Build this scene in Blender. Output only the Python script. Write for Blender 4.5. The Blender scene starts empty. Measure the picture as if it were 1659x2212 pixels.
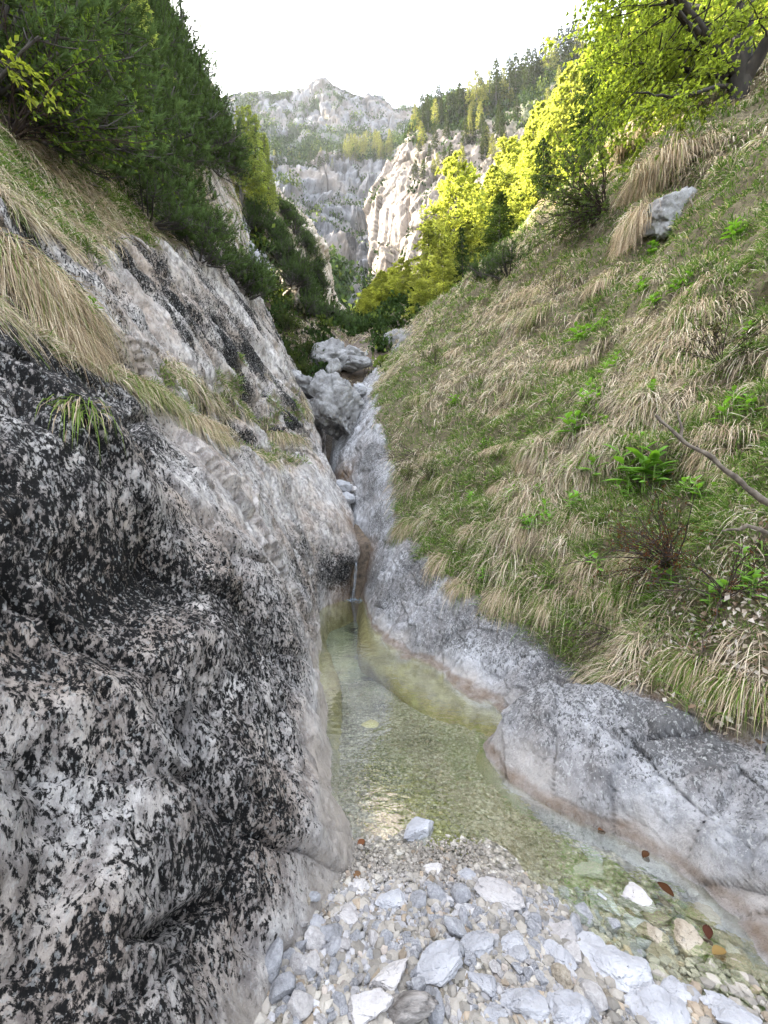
import bpy, math, random
import numpy as np
from mathutils import Vector
from mathutils.bvhtree import BVHTree

RNG = np.random.default_rng(7)
random.seed(7)
SC = bpy.context.scene
COL = SC.collection
R = math.radians

# ------------------------------------------------------------------ helpers
def W(dx, dy, Y):
    """world point at depth Y for a sighting (dx, dy) taken on the survey print (1659 x 2212)"""
    return np.array([(dx - 829.5) / 829.5 * Y, Y, 1.6 - (dy - 1106.0) / 829.5 * Y])

_perm = {}
def _tab(seed):
    if seed not in _perm:
        r = np.random.default_rng(1000 + seed)
        p = r.permutation(256)
        g = r.normal(size=(256, 3)); g /= np.linalg.norm(g, axis=1)[:, None]
        _perm[seed] = (np.concatenate([p, p, p]), g)
    return _perm[seed]

def pn(P, seed=0):
    p, g = _tab(seed)
    P = np.asarray(P, float)
    I = np.floor(P).astype(int); F = P - I; I &= 255
    U = F * F * F * (F * (F * 6 - 15) + 10)
    out = 0
    for a in (0, 1):
        wx = U[..., 0] if a else 1 - U[..., 0]
        for b in (0, 1):
            wy = U[..., 1] if b else 1 - U[..., 1]
            for c in (0, 1):
                wz = U[..., 2] if c else 1 - U[..., 2]
                h = p[p[p[(I[..., 0] + a) & 255] + ((I[..., 1] + b) & 255)] + ((I[..., 2] + c) & 255)]
                gg = g[h]
                out = out + wx * wy * wz * (gg[..., 0] * (F[..., 0] - a) + gg[..., 1] * (F[..., 1] - b) + gg[..., 2] * (F[..., 2] - c))
    return out * 1.5

def fbm(P, o=4, seed=0, gain=0.5):
    s = 0; a = 1; t = 0
    P = np.asarray(P, float)
    for k in range(o):
        s = s + a * pn(P * 2.03 ** k, seed + k); t += a; a *= gain
    return s / t

def ridged(P, o=4, seed=0, gain=0.5):
    s = 0; a = 1; t = 0
    P = np.asarray(P, float)
    for k in range(o):
        s = s + a * (1 - 2 * np.abs(pn(P * 2.03 ** k, seed + k))); t += a; a *= gain
    return s / t

def facets(P, seed=0, tilt=1.0):
    """broken-rock relief: every cell of a random mosaic is a tilted plane; returns height and distance to the nearest joint"""
    p, g = _tab(seed); P = np.asarray(P, float); C = np.floor(P).astype(int)
    d1 = np.full(P.shape[:-1], 9.0); d2 = d1.copy(); H = np.zeros(P.shape[:-1])
    for a in (-1, 0, 1):
        for b in (-1, 0, 1):
            for c in (-1, 0, 1):
                K = C + np.array([a, b, c]); h = p[p[p[K[..., 0] & 255] + (K[..., 1] & 255)] + (K[..., 2] & 255)]
                D = P - K - 0.5 - g[h] * 0.48
                dd = np.sqrt((D * D).sum(-1)); n = g[(h * 7 + 13) & 255]
                hh = (D * n).sum(-1) * tilt + n[..., 0] * .35
                m = dd < d1
                d2 = np.where(m, d1, np.minimum(d2, dd)); d1 = np.where(m, dd, d1); H = np.where(m, hh, H)
    return H, d2 - d1

def smooth(x, a, b):
    t = np.clip((x - a) / (b - a), 0, 1)
    return t * t * (3 - 2 * t)

def nrm(v):
    return v / (np.linalg.norm(v, axis=-1, keepdims=True) + 1e-9)

def mesh_np(name, V, F, smooth_shade=True, attrs=None):
    """V (n,3); F list of int arrays (m,k)"""
    me = bpy.data.meshes.new(name)
    V = np.asarray(V, np.float32)
    if not isinstance(F, list): F = [F]
    F = [np.asarray(f, np.int32) for f in F if len(f)]
    me.vertices.add(len(V)); me.vertices.foreach_set('co', V.ravel())
    loops = np.concatenate([f.ravel() for f in F])
    tot = np.concatenate([np.full(len(f), f.shape[1], np.int32) for f in F])
    st = np.concatenate([[0], np.cumsum(tot)[:-1]]).astype(np.int32)
    me.loops.add(len(loops)); me.loops.foreach_set('vertex_index', loops)
    me.polygons.add(len(tot)); me.polygons.foreach_set('loop_start', st); me.polygons.foreach_set('loop_total', tot)
    me.polygons.foreach_set('use_smooth', np.full(len(tot), bool(smooth_shade)))
    for k, a in (attrs or {}).items():
        a = np.asarray(a, np.float32)
        if a.ndim == 1:
            at = me.attributes.new(k, 'FLOAT', 'POINT'); at.data.foreach_set('value', a)
        else:
            if a.shape[1] == 3: a = np.concatenate([a, np.ones((len(a), 1), np.float32)], 1)
            at = me.attributes.new(k, 'FLOAT_COLOR', 'POINT'); at.data.foreach_set('color', a.ravel())
    me.update(calc_edges=True)
    return me

def put(name, me, mat=None, parent=None, loc=None):
    o = bpy.data.objects.new(name, me)
    COL.objects.link(o)
    if mat is not None:
        if len(me.materials) == 0: me.materials.append(mat)
        elif me.materials[0] is not mat:
            o.material_slots[0].link = 'OBJECT'; o.material_slots[0].material = mat
    if parent is not None: o.parent = parent
    if loc is not None: o.location = loc
    return o

def tag(o, label=None, cat=None, group=None, kind=None):
    if label: o['label'] = label
    if cat: o['category'] = cat
    if group: o['group'] = group
    if kind: o['kind'] = kind
    return o

def empty(name, loc=(0, 0, 0), rz=0.0, s=1.0):
    o = bpy.data.objects.new(name, None); COL.objects.link(o)
    o.location = loc; o.rotation_euler = (0, 0, rz); o.scale = (s, s, s) if np.isscalar(s) else s
    o.empty_display_size = 0.1
    return o

class MB:
    def __init__(s): s.V = []; s.T = []; s.Q = []; s.C = []; s.n = 0
    def add(s, V, T=None, Q=None, C=None):
        V = np.asarray(V, float).reshape(-1, 3)
        if T is not None and len(T): s.T.append(np.asarray(T) + s.n)
        if Q is not None and len(Q): s.Q.append(np.asarray(Q) + s.n)
        if C is None: C = (1, 1, 1)
        C = np.asarray(C, float)
        if C.ndim == 1: C = np.tile(C, (len(V), 1))
        s.C.append(C); s.V.append(V); s.n += len(V)
    def mesh(s, name, sm=True):
        F = []
        if s.T: F.append(np.concatenate(s.T))
        if s.Q: F.append(np.concatenate(s.Q))
        return mesh_np(name, np.concatenate(s.V), F, sm, {'tint': np.concatenate(s.C)})
    def tube(s, pts, rad, sides=5, C=None):
        pts = np.asarray(pts, float); n = len(pts)
        rad = np.broadcast_to(np.asarray(rad, float), (n,))
        tg = nrm(np.gradient(pts, axis=0))
        ref = np.array([0.31, 0.17, 0.93]); 
        if abs(tg[0] @ ref) > 0.9: ref = np.array([1.0, 0.1, 0.0])
        a = nrm(np.cross(tg, ref)); b = np.cross(tg, a)
        th = np.arange(sides) * 2 * math.pi / sides
        V = pts[:, None] + rad[:, None, None] * (np.cos(th)[None, :, None] * a[:, None] + np.sin(th)[None, :, None] * b[:, None])
        i = np.arange(n - 1)[:, None] * sides; j = np.arange(sides)[None]; k = (j + 1) % sides
        Q = np.stack([i + j, i + k, i + k + sides, i + j + sides], -1).reshape(-1, 4)
        s.add(V.reshape(-1, 3), Q=Q, C=C)
        s.add(np.stack([pts[-1] + tg[-1] * rad[-1] * 0.3]), C=C)   # closed tip
        e = s.n - 1; l0 = e - sides
        s.T.append(np.array([[l0 + q, l0 + (q + 1) % sides, e] for q in range(sides)]))
    def leaves(s, P, A, N, L, Wd, C, fold=0.25):
        """rhombic leaves: base P, axis A, face normal N"""
        P = np.asarray(P); n = len(P)
        L = np.broadcast_to(L, (n,))[:, None]; Wd = np.broadcast_to(Wd, (n,))[:, None]
        A = nrm(A); S = nrm(np.cross(A, N)); N2 = np.cross(S, A)
        mid = P + A * L * 0.45
        V = np.stack([P, mid + S * Wd * 0.5 + N2 * Wd * fold, P + A * L - N2 * L * 0.1, mid - S * Wd * 0.5 + N2 * Wd * fold], 1)
        Q = (np.arange(n) * 4)[:, None] + np.arange(4)[None]
        C = np.repeat(np.broadcast_to(C, (n, 3)), 4, axis=0)
        s.add(V.reshape(-1, 3), Q=Q, C=C)
    def needles(s, P, A, L, Wd, C):
        P = np.asarray(P); n = len(P)
        L = np.broadcast_to(L, (n,))[:, None]; Wd = np.broadcast_to(Wd, (n,))[:, None]
        A = nrm(A); S = nrm(np.cross(A, RNG.normal(size=(n, 3))))
        V = np.stack([P - S * Wd * 0.5, P + S * Wd * 0.5, P + A * L], 1)
        T = (np.arange(n) * 3)[:, None] + np.arange(3)[None]
        C = np.repeat(np.broadcast_to(C, (n, 3)), 3, axis=0)
        s.add(V.reshape(-1, 3), T=T, C=C)
    def blades(s, P, D0, G, L, Wd, C, bend=0.8, tipc=1.0):
        """grass blades: root P, start direction D0, then pulled along G"""
        P = np.asarray(P); n = len(P)
        L = np.broadcast_to(L, (n,))[:, None]; Wd = np.broadcast_to(Wd, (n,))[:, None]
        bend = np.broadcast_to(bend, (n,))[:, None]
        D0 = nrm(D0)
        S = nrm(np.cross(D0, RNG.normal(size=(n, 3))))
        V = []
        for t, w in ((0, 0.7), (0.33, 1.0), (0.68, 0.75)):
            c = P + L * (t * (1 - 0.35 * t) * D0 + bend * t * t * G)
            V += [c - S * Wd * 0.5 * w, c + S * Wd * 0.5 * w]
        V.append(P + L * (0.65 * D0 + bend * G))
        V = np.stack(V, 1)
        b = (np.arange(n) * 7)[:, None]
        Q = np.concatenate([b + np.array([[0, 1, 3, 2]]), b + np.array([[2, 3, 5, 4]])])
        T = b + np.array([[4, 5, 6]])
        C = np.broadcast_to(C, (n, 3))
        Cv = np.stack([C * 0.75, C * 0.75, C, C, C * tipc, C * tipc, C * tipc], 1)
        s.add(V.reshape(-1, 3), T=T, Q=Q, C=Cv.reshape(-1, 3))

# ------------------------------------------------------------------ lofts
def cr1(A, n):
    """Catmull-Rom resampling of control array A along axis 0 to n samples"""
    M = len(A); t = np.linspace(0, M - 1, n); i = np.minimum(t.astype(int), M - 2); f = (t - i)
    f = f.reshape((-1,) + (1,) * (A.ndim - 1))
    p0 = A[np.maximum(i - 1, 0)]; p1 = A[i]; p2 = A[i + 1]; p3 = A[np.minimum(i + 2, M - 1)]
    return 0.5 * (2 * p1 + (p2 - p0) * f + (2 * p0 - 5 * p1 + 4 * p2 - p3) * f * f + (3 * p1 - p0 - 3 * p2 + p3) * f ** 3)

def gridnormals(G):
    du = np.gradient(G, axis=0); dv = np.gradient(G, axis=1)
    return nrm(np.cross(dv, du))

def gridfaces(nu, nv):
    i = np.arange(nu - 1)[:, None] * nv; j = np.arange(nv - 1)[None]
    a = i + j
    return np.stack([a, a + 1, a + nv + 1, a + nv], -1).reshape(-1, 4)

TERR = []   # coarse copies for sighting / dropping things on the ground
class Surf:
    def __init__(s, G, step=2, ray=True):
        s.G = G; s.N = gridnormals(G)
        g = G[::step, ::step]; s.g = g
        if ray:
            f = gridfaces(g.shape[0], g.shape[1])
            s.bvh = BVHTree.FromPolygons([tuple(p) for p in g.reshape(-1, 3)], [tuple(q) for q in f])
            TERR.append(s)
    def sample(s, n, dens):
        """n random surface points; dens: weight array over cells (nu-1, nv-1)"""
        G = s.G
        a = G[1:, :-1] - G[:-1, :-1]; b = G[:-1, 1:] - G[:-1, :-1]
        area = np.linalg.norm(np.cross(a, b), axis=-1)
        w = (area * dens).ravel(); w = w / w.sum()
        k = RNG.choice(len(w), n, p=w)
        i, j = np.divmod(k, G.shape[1] - 1)
        u = RNG.random((n, 1)); v = RNG.random((n, 1))
        P = (G[i, j] * (1 - u) + G[i + 1, j] * u) * (1 - v) + (G[i, j + 1] * (1 - u) + G[i + 1, j + 1] * u) * v
        return P, s.N[i, j], i, j

CAM = np.array([0, 0, 1.6])
def ray(dx, dy, surfs=None):
    for k in range(12):
        h = ray0(dx, dy + 7 * k, surfs)
        if h is not None: return h

def ray0(dx, dy, surfs=None):
    """where the line of sight (dx, dy) meets the ground"""
    d = Vector(((dx - 829.5) / 829.5, 1, -(dy - 1106.0) / 829.5)).normalized()
    best = None
    for s in (surfs or TERR):
        h, n, k, dist = s.bvh.ray_cast(Vector((0, 0, 1.6)) + d * 0.2, d)
        if h is not None and (best is None or dist < best[2]): best = (np.array(h), np.array(n), dist)
    return best

def drop(x, y, surfs=None, z0=400):
    best = None
    for s in (surfs or TERR):
        h, n, k, dist = s.bvh.ray_cast(Vector((x, y, z0)), Vector((0, 0, -1)))
        if h is not None and (best is None or h.z > best[2]): best = np.array(h)
    return best

# ------------------------------------------------------------------ materials
class NT:
    def __init__(s, name):
        s.m = bpy.data.materials.new(name); s.m.use_nodes = True
        s.t = s.m.node_tree; s.t.nodes.clear()
    def n(s, typ, **kw):
        nd = s.t.nodes.new(typ)
        for k, v in kw.items():
            if k.startswith('i_'):
                key = k[2:]; key = int(key) if key.isdigit() else key.replace('_', ' ')
                nd.inputs[key].default_value = v
            else: setattr(nd, k, v)
        return nd
    def l(s, a, b): s.t.links.new(a, b)
    def coord(s): return s.n('ShaderNodeTexCoord').outputs['Object']
    def mapping(s, src, scale=(1, 1, 1), rot=(0, 0, 0)):
        m = s.n('ShaderNodeMapping'); m.inputs['Scale'].default_value = scale; m.inputs['Rotation'].default_value = rot
        s.l(src, m.inputs['Vector']); return m.outputs[0]
    def noise(s, src, scale, detail=4, rough=0.55, dist=0.0):
        n = s.n('ShaderNodeTexNoise'); n.inputs['Scale'].default_value = scale; n.inputs['Detail'].default_value = detail
        n.inputs['Roughness'].default_value = rough; n.inputs['Distortion'].default_value = dist
        s.l(src, n.inputs['Vector']); return n.outputs['Fac']
    def ramp(s, src, stops, interp='LINEAR'):
        r = s.n('ShaderNodeValToRGB'); r.color_ramp.interpolation = interp
        e = r.color_ramp.elements
        while len(e) < len(stops): e.new(0.5)
        for k, (p, c) in enumerate(stops):
            e[k].position = p; e[k].color = (c, c, c, 1) if np.isscalar(c) else (*c, 1)
        s.l(src, r.inputs[0]); return r.outputs[0]
    def math(s, op, a, b=None, clamp=False):
        m = s.n('ShaderNodeMath', operation=op, use_clamp=clamp)
        for k, x in ((0, a), (1, b)):
            if x is None: continue
            if hasattr(x, 'is_linked'): s.l(x, m.inputs[k])
            else: m.inputs[k].default_value = x
        return m.outputs[0]
    def mix(s, fac, a, b, blend='MIX'):
        m = s.n('ShaderNodeMix', data_type='RGBA', blend_type=blend)
        for k, x in ((0, fac), (6, a), (7, b)):
            if hasattr(x, 'is_linked'): s.l(x, m.inputs[k])
            else: m.inputs[k].default_value = x if k == 0 else (*x, 1)
        return m.outputs[2]
    def attr(s, name, out='Fac'):
        return s.n('ShaderNodeAttribute', attribute_name=name).outputs[out]
    def bump(s, h, strength=0.5, dist=0.02):
        b = s.n('ShaderNodeBump'); b.inputs['Strength'].default_value = strength; b.inputs['Distance'].default_value = dist
        s.l(h, b.inputs['Height']); return b.outputs[0]
    def out(s, sh):
        o = s.n('ShaderNodeOutputMaterial'); s.l(sh, o.inputs['Surface']); return s.m
    def princ(s, col, rough=0.9, normal=None, spec=0.3):
        p = s.n('ShaderNodeBsdfPrincipled')
        for k, x in (('Base Color', col), ('Roughness', rough)):
            if hasattr(x, 'is_linked'): s.l(x, p.inputs[k])
            else: p.inputs[k].default_value = x if np.isscalar(x) else (*x, 1)
        p.inputs['Specular IOR Level'].default_value = spec
        if normal is not None: s.l(normal, p.inputs['Normal'])
        return p.outputs[0]

def foliage(name, col, var=0.35, trans=0.5, tcol=None):
    t = NT(name)
    c = t.attr('tint', 'Color')
    oi = t.n('ShaderNodeObjectInfo').outputs['Random']
    k = t.math('ADD', t.math('MULTIPLY', oi, var), 1 - var / 2)
    base = t.mix(1.0, c, col, 'MULTIPLY')
    hsv = t.n('ShaderNodeHueSaturation'); t.l(base, hsv.inputs['Color']); t.l(k, hsv.inputs['Value'])
    d = t.n('ShaderNodeBsdfDiffuse'); t.l(hsv.outputs[0], d.inputs['Color'])
    tr = t.n('ShaderNodeBsdfTranslucent')
    tc = t.mix(1.0, hsv.outputs[0], tcol or (1.15, 1.1, 0.6), 'MULTIPLY'); t.l(tc, tr.inputs['Color'])
    mx = t.n('ShaderNodeMixShader'); mx.inputs[0].default_value = trans
    t.l(d.outputs[0], mx.inputs[1]); t.l(tr.outputs[0], mx.inputs[2])
    return t.out(mx.outputs[0])

def simple(name, c1, c2, scale, rough=0.9, bump=0.4, dist=0.01, stretch=(1, 1, 1)):
    t = NT(name); co = t.mapping(t.coord(), stretch)
    n = t.noise(co, scale, 6, 0.6)
    col = t.ramp(n, [(0.3, c1), (0.7, c2)])
    ti = t.attr('tint', 'Color')
    return t.out(t.princ(col, rough, t.bump(n, bump, dist)))
# ------------------------------------------------------------------ materials of the place
def rock_material(name, light, mid, dark, rot, pale_band, stretch=0.4, sc=1.0, soilc=(0.15, 0.125, 0.075), specks=0.0, warm=(0.52, 0.44, 0.375)):
    t = NT(name); co = t.coord()
    sl = t.mapping(co, (1, 1, stretch), rot)
    big = t.noise(co, 0.9 * sc, 3, 0.5)
    lich = t.attr('lichen')
    # lichen blotches: two scales, stretched down the fall line
    n1 = t.noise(sl, 23.0 * sc, 8, 0.74, 0.4)
    n2 = t.noise(sl, 74.0 * sc, 6, 0.72, 0.3)
    mixn = t.math('ADD', t.math('MULTIPLY', n1, 0.40), t.math('MULTIPLY', n2, 0.60))
    drive = t.math('ADD', mixn, t.math('MULTIPLY', t.math('SUBTRACT', lich, 0.5), 0.32))
    drive = t.math('ADD', drive, t.math('MULTIPLY', t.math('SUBTRACT', big, 0.5), 0.30))
    base_n = t.noise(sl, 14.0 * sc, 9, 0.7)
    base = t.ramp(base_n, [(0.3, tuple(x * 0.6 for x in mid)), (0.44, mid), (0.55, light), (0.75, tuple(min(1, x * 1.25) for x in light))])
    tone = t.ramp(t.noise(co, 1.7 * sc, 4, 0.6), [(0.4, (1, 1, 1)), (0.62, tuple(w / l for w, l in zip(warm, light)))])
    base = t.mix(1.0, base, tone, 'MULTIPLY')
    film = t.ramp(t.noise(sl, 2.6 * sc, 6, 0.65, 0.5), [(0.48, 0.0), (0.62, 0.38)])
    base = t.mix(film, base, tuple(m * 0.62 for m in mid))
    f1 = t.ramp(drive, [(0.492, 0.0), (0.520, 0.85), (0.545, 1.0)])
    grey = t.ramp(t.noise(co, 22 * sc, 5, 0.6), [(0.35, tuple(d for d in dark)), (0.65, tuple(d * 2.0 for d in dark))])
    col = t.mix(f1, base, grey)
    # white crust lichen spots
    w = t.ramp(t.noise(sl, 75 * sc, 3, 0.6), [(0.59, 0.0), (0.62, 0.9 if specks else 0.5)])
    col = t.mix(w, col, (0.52, 0.52, 0.50))
    # water-worn pale band
    band = t.attr('band')
    bc = t.ramp(t.noise(co, 9 * sc, 9, 0.75), [(0.34, tuple(x * 0.42 for x in pale_band)), (0.46, tuple(x * 0.8 for x in pale_band)), (0.62, pale_band)])
    col = t.mix(t.math('MULTIPLY', band, 0.92), col, bc)
    # orange-brown seep stain
    st = t.attr('stain')
    stn = t.math('MULTIPLY', st, t.ramp(t.noise(co, 8 * sc, 6, 0.7), [(0.3, 0.35), (0.6, 1.0)]))
    col = t.mix(stn, col, (0.17, 0.10, 0.045))
    alg = t.attr('algae')
    col = t.mix(alg, col, t.ramp(t.noise(co, 7 * sc, 5, 0.65), [(0.35, (0.26, 0.22, 0.09)), (0.65, (0.50, 0.45, 0.22))]))
    # earth
    sn = t.noise(co, 20, 6, 0.7)
    soil = t.ramp(sn, [(0.3, tuple(x * 0.5 for x in soilc)), (0.7, tuple(x * 1.7 for x in soilc))])
    col = t.mix(t.attr('soil'), col, soil)
    h = t.math('ADD', t.math('MULTIPLY', n1, 0.6), t.math('MULTIPLY', t.noise(sl, 45 * sc, 6, 0.7), 0.4))
    crack = t.noise(t.mapping(co, (1, 1, stretch * 0.6), rot), 5 * sc, 9, 0.75, 1.0)
    h = t.math('ADD', h, t.math('MULTIPLY', crack, 0.9))
    h = t.math('ADD', h, t.math('MULTIPLY', t.noise(sl, 110 * sc, 4, 0.7), 0.22))
    h = t.math('SUBTRACT', h, t.math('MULTIPLY', f1, 0.10))
    return t.out(t.princ(col, 0.82, t.bump(h, 1.0, 0.045 / sc), 0.25))

M_ROCK_L = rock_material('lichen_limestone', (0.66, 0.63, 0.60), (0.37, 0.345, 0.33), (0.0045, 0.0042, 0.004), (0, R(-28), 0), (0.52, 0.46, 0.395), stretch=0.5)
M_ROCK_R = rock_material('grey_limestone', (0.58, 0.58, 0.595), (0.38, 0.38, 0.388), (0.095, 0.094, 0.093), (0, R(35), 0), (0.54, 0.50, 0.46), stretch=0.4, specks=1.0, warm=(0.33, 0.31, 0.30))

def far_rock(name, c1, c2, veg, sc):
    t = NT(name); co = t.coord()
    st = t.mapping(co, (1, 1, 0.16))
    n1 = t.noise(st, 0.16 * sc, 8, 0.68); n2 = t.noise(co, 0.06 * sc, 6, 0.6)
    col = t.ramp(n1, [(0.34, tuple(x * 0.42 for x in c1)), (0.45, c1), (0.6, c2)])
    col = t.mix(t.ramp(n2, [(0.45, 0.0), (0.65, 0.6)]), col, (0.23, 0.185, 0.14))
    jn = t.noise(t.mapping(co, (1, 1, 0.10)), 0.34 * sc, 9, 0.75, 0.6)
    col = t.mix(t.ramp(jn, [(0.36, 0.75), (0.43, 0.0)]), col, tuple(x * 0.22 for x in c1))
    v = t.attr('soil')
    vn = t.ramp(t.noise(co, 0.5 * sc, 5, 0.7), [(0.3, tuple(x * 0.5 for x in veg)), (0.7, tuple(x * 1.6 for x in veg))])
    col = t.mix(v, col, vn)
    h = t.math('ADD', n1, t.math('MULTIPLY', t.noise(co, 0.9 * sc, 7, 0.7), 0.35))
    return t.out(t.princ(col, 0.9, t.bump(h, 0.7, 1.2 / sc), 0.15))
M_FAR = far_rock('far_limestone', (0.115, 0.115, 0.122), (0.205, 0.205, 0.212), (0.05, 0.075, 0.028), 1.0)
M_CLIFF = far_rock('tan_limestone', (0.15, 0.125, 0.105), (0.26, 0.22, 0.185), (0.055, 0.075, 0.026), 2.6)
M_RIB = far_rock('rib_limestone', (0.30, 0.25, 0.19), (0.48, 0.43, 0.36), (0.06, 0.058, 0.03), 7.0)

def bed_material():
    t = NT('gravel_bed'); co = t.coord()
    v = t.n('ShaderNodeTexVoronoi'); v.inputs['Scale'].default_value = 42; t.l(co, v.inputs['Vector'])
    v2 = t.n('ShaderNodeTexVoronoi'); v2.inputs['Scale'].default_value = 95; t.l(co, v2.inputs['Vector'])
    sep = t.n('ShaderNodeSeparateColor'); t.l(v.outputs['Color'], sep.inputs[0])
    c = t.ramp(sep.outputs[0], [(0.0, (0.22, 0.20, 0.15)), (0.4, (0.40, 0.36, 0.29)), (0.75, (0.52, 0.48, 0.40)), (1.0, (0.62, 0.59, 0.53))])
    sep2 = t.n('ShaderNodeSeparateColor'); t.l(v2.outputs['Color'], sep2.inputs[0])
    c2 = t.ramp(sep2.outputs[1], [(0.0, 0.5), (1.0, 1.2)])
    c = t.mix(1.0, c, c2, 'MULTIPLY')
    e = t.ramp(v.outputs['Distance'], [(0.2, 1.0), (0.75, 0.35)])
    c = t.mix(1.0, c, e, 'MULTIPLY')
    # silt and algae of the pool floor
    g = t.attr('algae')
    an = t.noise(t.mapping(co, (1, 1.0, 1)), 3.5, 6, 0.65)
    gc = t.ramp(an, [(0.36, (0.04, 0.042, 0.03)), (0.40, (0.22, 0.25, 0.14)), (0.6, (0.36, 0.40, 0.23)), (0.75, (0.48, 0.50, 0.31))])
    c = t.mix(t.math('MULTIPLY', g, 0.62), c, gc)
    c = t.mix(t.math('MULTIPLY', t.attr('dark'), t.ramp(t.noise(co, 9, 5, 0.7), [(0.42, 0.0), (0.5, 1.0)])), c, (0.018, 0.019, 0.014))
    rk = t.attr('rocky')
    c = t.mix(rk, c, t.ramp(t.noise(co, 7, 7, 0.7), [(0.35, (0.035, 0.026, 0.018)), (0.65, (0.17, 0.125, 0.085))]))
    h = t.math('ADD', t.math('MULTIPLY', v.outputs['Distance'], -0.7), t.math('MULTIPLY', v2.outputs['Distance'], -0.4))
    return t.out(t.princ(c, 0.75, t.bump(h, 0.9, 0.012), 0.35))
M_BED = bed_material()

def water_material():
    t = NT('stream_water')
    tr = t.n('ShaderNodeBsdfTransparent'); tr.inputs[0].default_value = (0.935, 0.968, 0.885, 1)
    gl = t.n('ShaderNodeBsdfGlossy'); gl.inputs['Roughness'].default_value = 0.03
    gl.inputs['Color'].default_value = (1, 1, 1, 1)
    co = t.coord()
    h = t.math('ADD', t.noise(t.mapping(co, (1, 1.4, 1)), 11, 3, 0.5), t.math('MULTIPLY', t.noise(co, 34, 3, 0.5), 0.25))
    b = t.bump(h, 0.25, 0.01); t.l(b, gl.inputs['Normal'])
    fr = t.n('ShaderNodeFresnel'); fr.inputs['IOR'].default_value = 1.33; t.l(b, fr.inputs['Normal'])
    mx = t.n('ShaderNodeMixShader'); t.l(t.math('MULTIPLY', fr.outputs[0], 0.5), mx.inputs[0])
    t.l(tr.outputs[0], mx.inputs[1]); t.l(gl.outputs[0], mx.inputs[2])
    return t.out(mx.outputs[0])
M_WATER = water_material()

def fall_material():
    t = NT('falling_water'); co = t.coord()
    n = t.noise(t.mapping(co, (30, 30, 3)), 1.0, 5, 0.7)
    tr = t.n('ShaderNodeBsdfTransparent'); tr.inputs[0].default_value = (0.9, 0.93, 0.95, 1)
    p = t.princ((0.5, 0.55, 0.6), 0.15, t.bump(n, 0.6, 0.02), 0.6)
    mx = t.n('ShaderNodeMixShader'); t.l(t.ramp(n, [(0.42, 0.04), (0.64, 0.5)]), mx.inputs[0])
    t.l(tr.outputs[0], mx.inputs[1]); t.l(p, mx.inputs[2])
    return t.out(mx.outputs[0])
M_FALL = fall_material()

def stone_material(name, c1, c2, c3, scale=1.0, speck=True, tint=False):
    t = NT(name); co = t.coord()
    n1 = t.noise(co, 6 * scale, 7, 0.62); n2 = t.noise(co, 45 * scale, 4, 0.6)
    col = t.ramp(n1, [(0.32, c1), (0.5, c2), (0.72, c3)])
    if speck:
        col = t.mix(t.ramp(n2, [(0.63, 0.0), (0.70, 0.5)]), col, (0.12, 0.12, 0.12))
    if scale < .4:
        col = t.mix(t.ramp(t.noise(co, 2.6, 9, 0.78, 1.2), [(0.50, 0.0), (0.66, 0.6)]), col, (0.09, 0.086, 0.08))
        col = t.mix(t.ramp(t.noise(co, 26, 4, 0.7), [(0.60, 0.0), (0.68, 0.6)]), col, (0.50, 0.50, 0.50))
    oi = t.n('ShaderNodeObjectInfo').outputs['Random']
    hv = t.n('ShaderNodeHueSaturation'); t.l(col, hv.inputs['Color'])
    t.l(t.math('ADD', t.math('MULTIPLY', oi, 0.35), 0.80), hv.inputs['Value'])
    col = hv.outputs[0]
    if tint: col = t.mix(1.0, col, t.attr('tint', 'Color'), 'MULTIPLY')
    h = t.math('ADD', n1, t.math('MULTIPLY', n2, 0.3))
    return t.out(t.princ(col, 0.85, t.bump(h, 0.7, 0.03 / scale), 0.25))
M_STONE = stone_material('pale_stone', (0.25, 0.25, 0.26), (0.365, 0.365, 0.378), (0.475, 0.475, 0.485))
M_STONEP = stone_material('pinkish_stone', (0.34, 0.32, 0.31), (0.45, 0.425, 0.41), (0.55, 0.53, 0.515))
M_STONET = stone_material('tan_wet_stone', (0.20, 0.165, 0.12), (0.33, 0.285, 0.22), (0.43, 0.385, 0.31))
M_GRAVEL = stone_material('gravel_stone', (0.36, 0.36, 0.36), (0.48, 0.47, 0.47), (0.58, 0.58, 0.58), tint=True, speck=False)
M_BOULDER = stone_material('boulder_rock', (0.12, 0.115, 0.11), (0.28, 0.275, 0.27), (0.43, 0.43, 0.43), 0.35)
M_SUBROCK = stone_material('algae_yellow_rock', (0.36, 0.30, 0.14), (0.54, 0.48, 0.24), (0.66, 0.61, 0.36), 0.5, speck=False)

M_GRASS = foliage('grass_blades', (1, 1, 1), 0.0, 0.3, (1.0, 1.0, 0.8))
M_PINE = foliage('pine_needles', (1, 1, 1), 0.5, 0.25)
M_SPRUCE = foliage('spruce_needles', (1, 1, 1), 0.4, 0.25)
M_SPRING = foliage('spring_leaves', (1, 1, 1), 0.3, 0.6, (1.3, 1.15, 0.5))
M_LARCH = foliage('larch_needles', (1, 1, 1), 0.3, 0.5, (1.2, 1.1, 0.45))
M_BROAD = foliage('broad_leaves', (1, 1, 1), 0.2, 0.5, (1.2, 1.15, 0.4))
M_HERB = foliage('herb_leaves', (1, 1, 1), 0.25, 0.4, (1.1, 1.15, 0.4))
M_LITTER = foliage('dry_leaves', (1, 1, 1), 0.0, 0.2, (1, 0.9, 0.7))
M_BARK = simple('grey_bark', (0.035, 0.03, 0.026), (0.11, 0.10, 0.09), 9, stretch=(1, 1, 0.25))
M_DARKBARK = simple('dark_bark', (0.012, 0.010, 0.008), (0.045, 0.038, 0.03), 9, stretch=(1, 1, 0.25))
M_TWIG = simple('dark_twig', (0.035, 0.025, 0.02), (0.085, 0.06, 0.05), 25)
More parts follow.
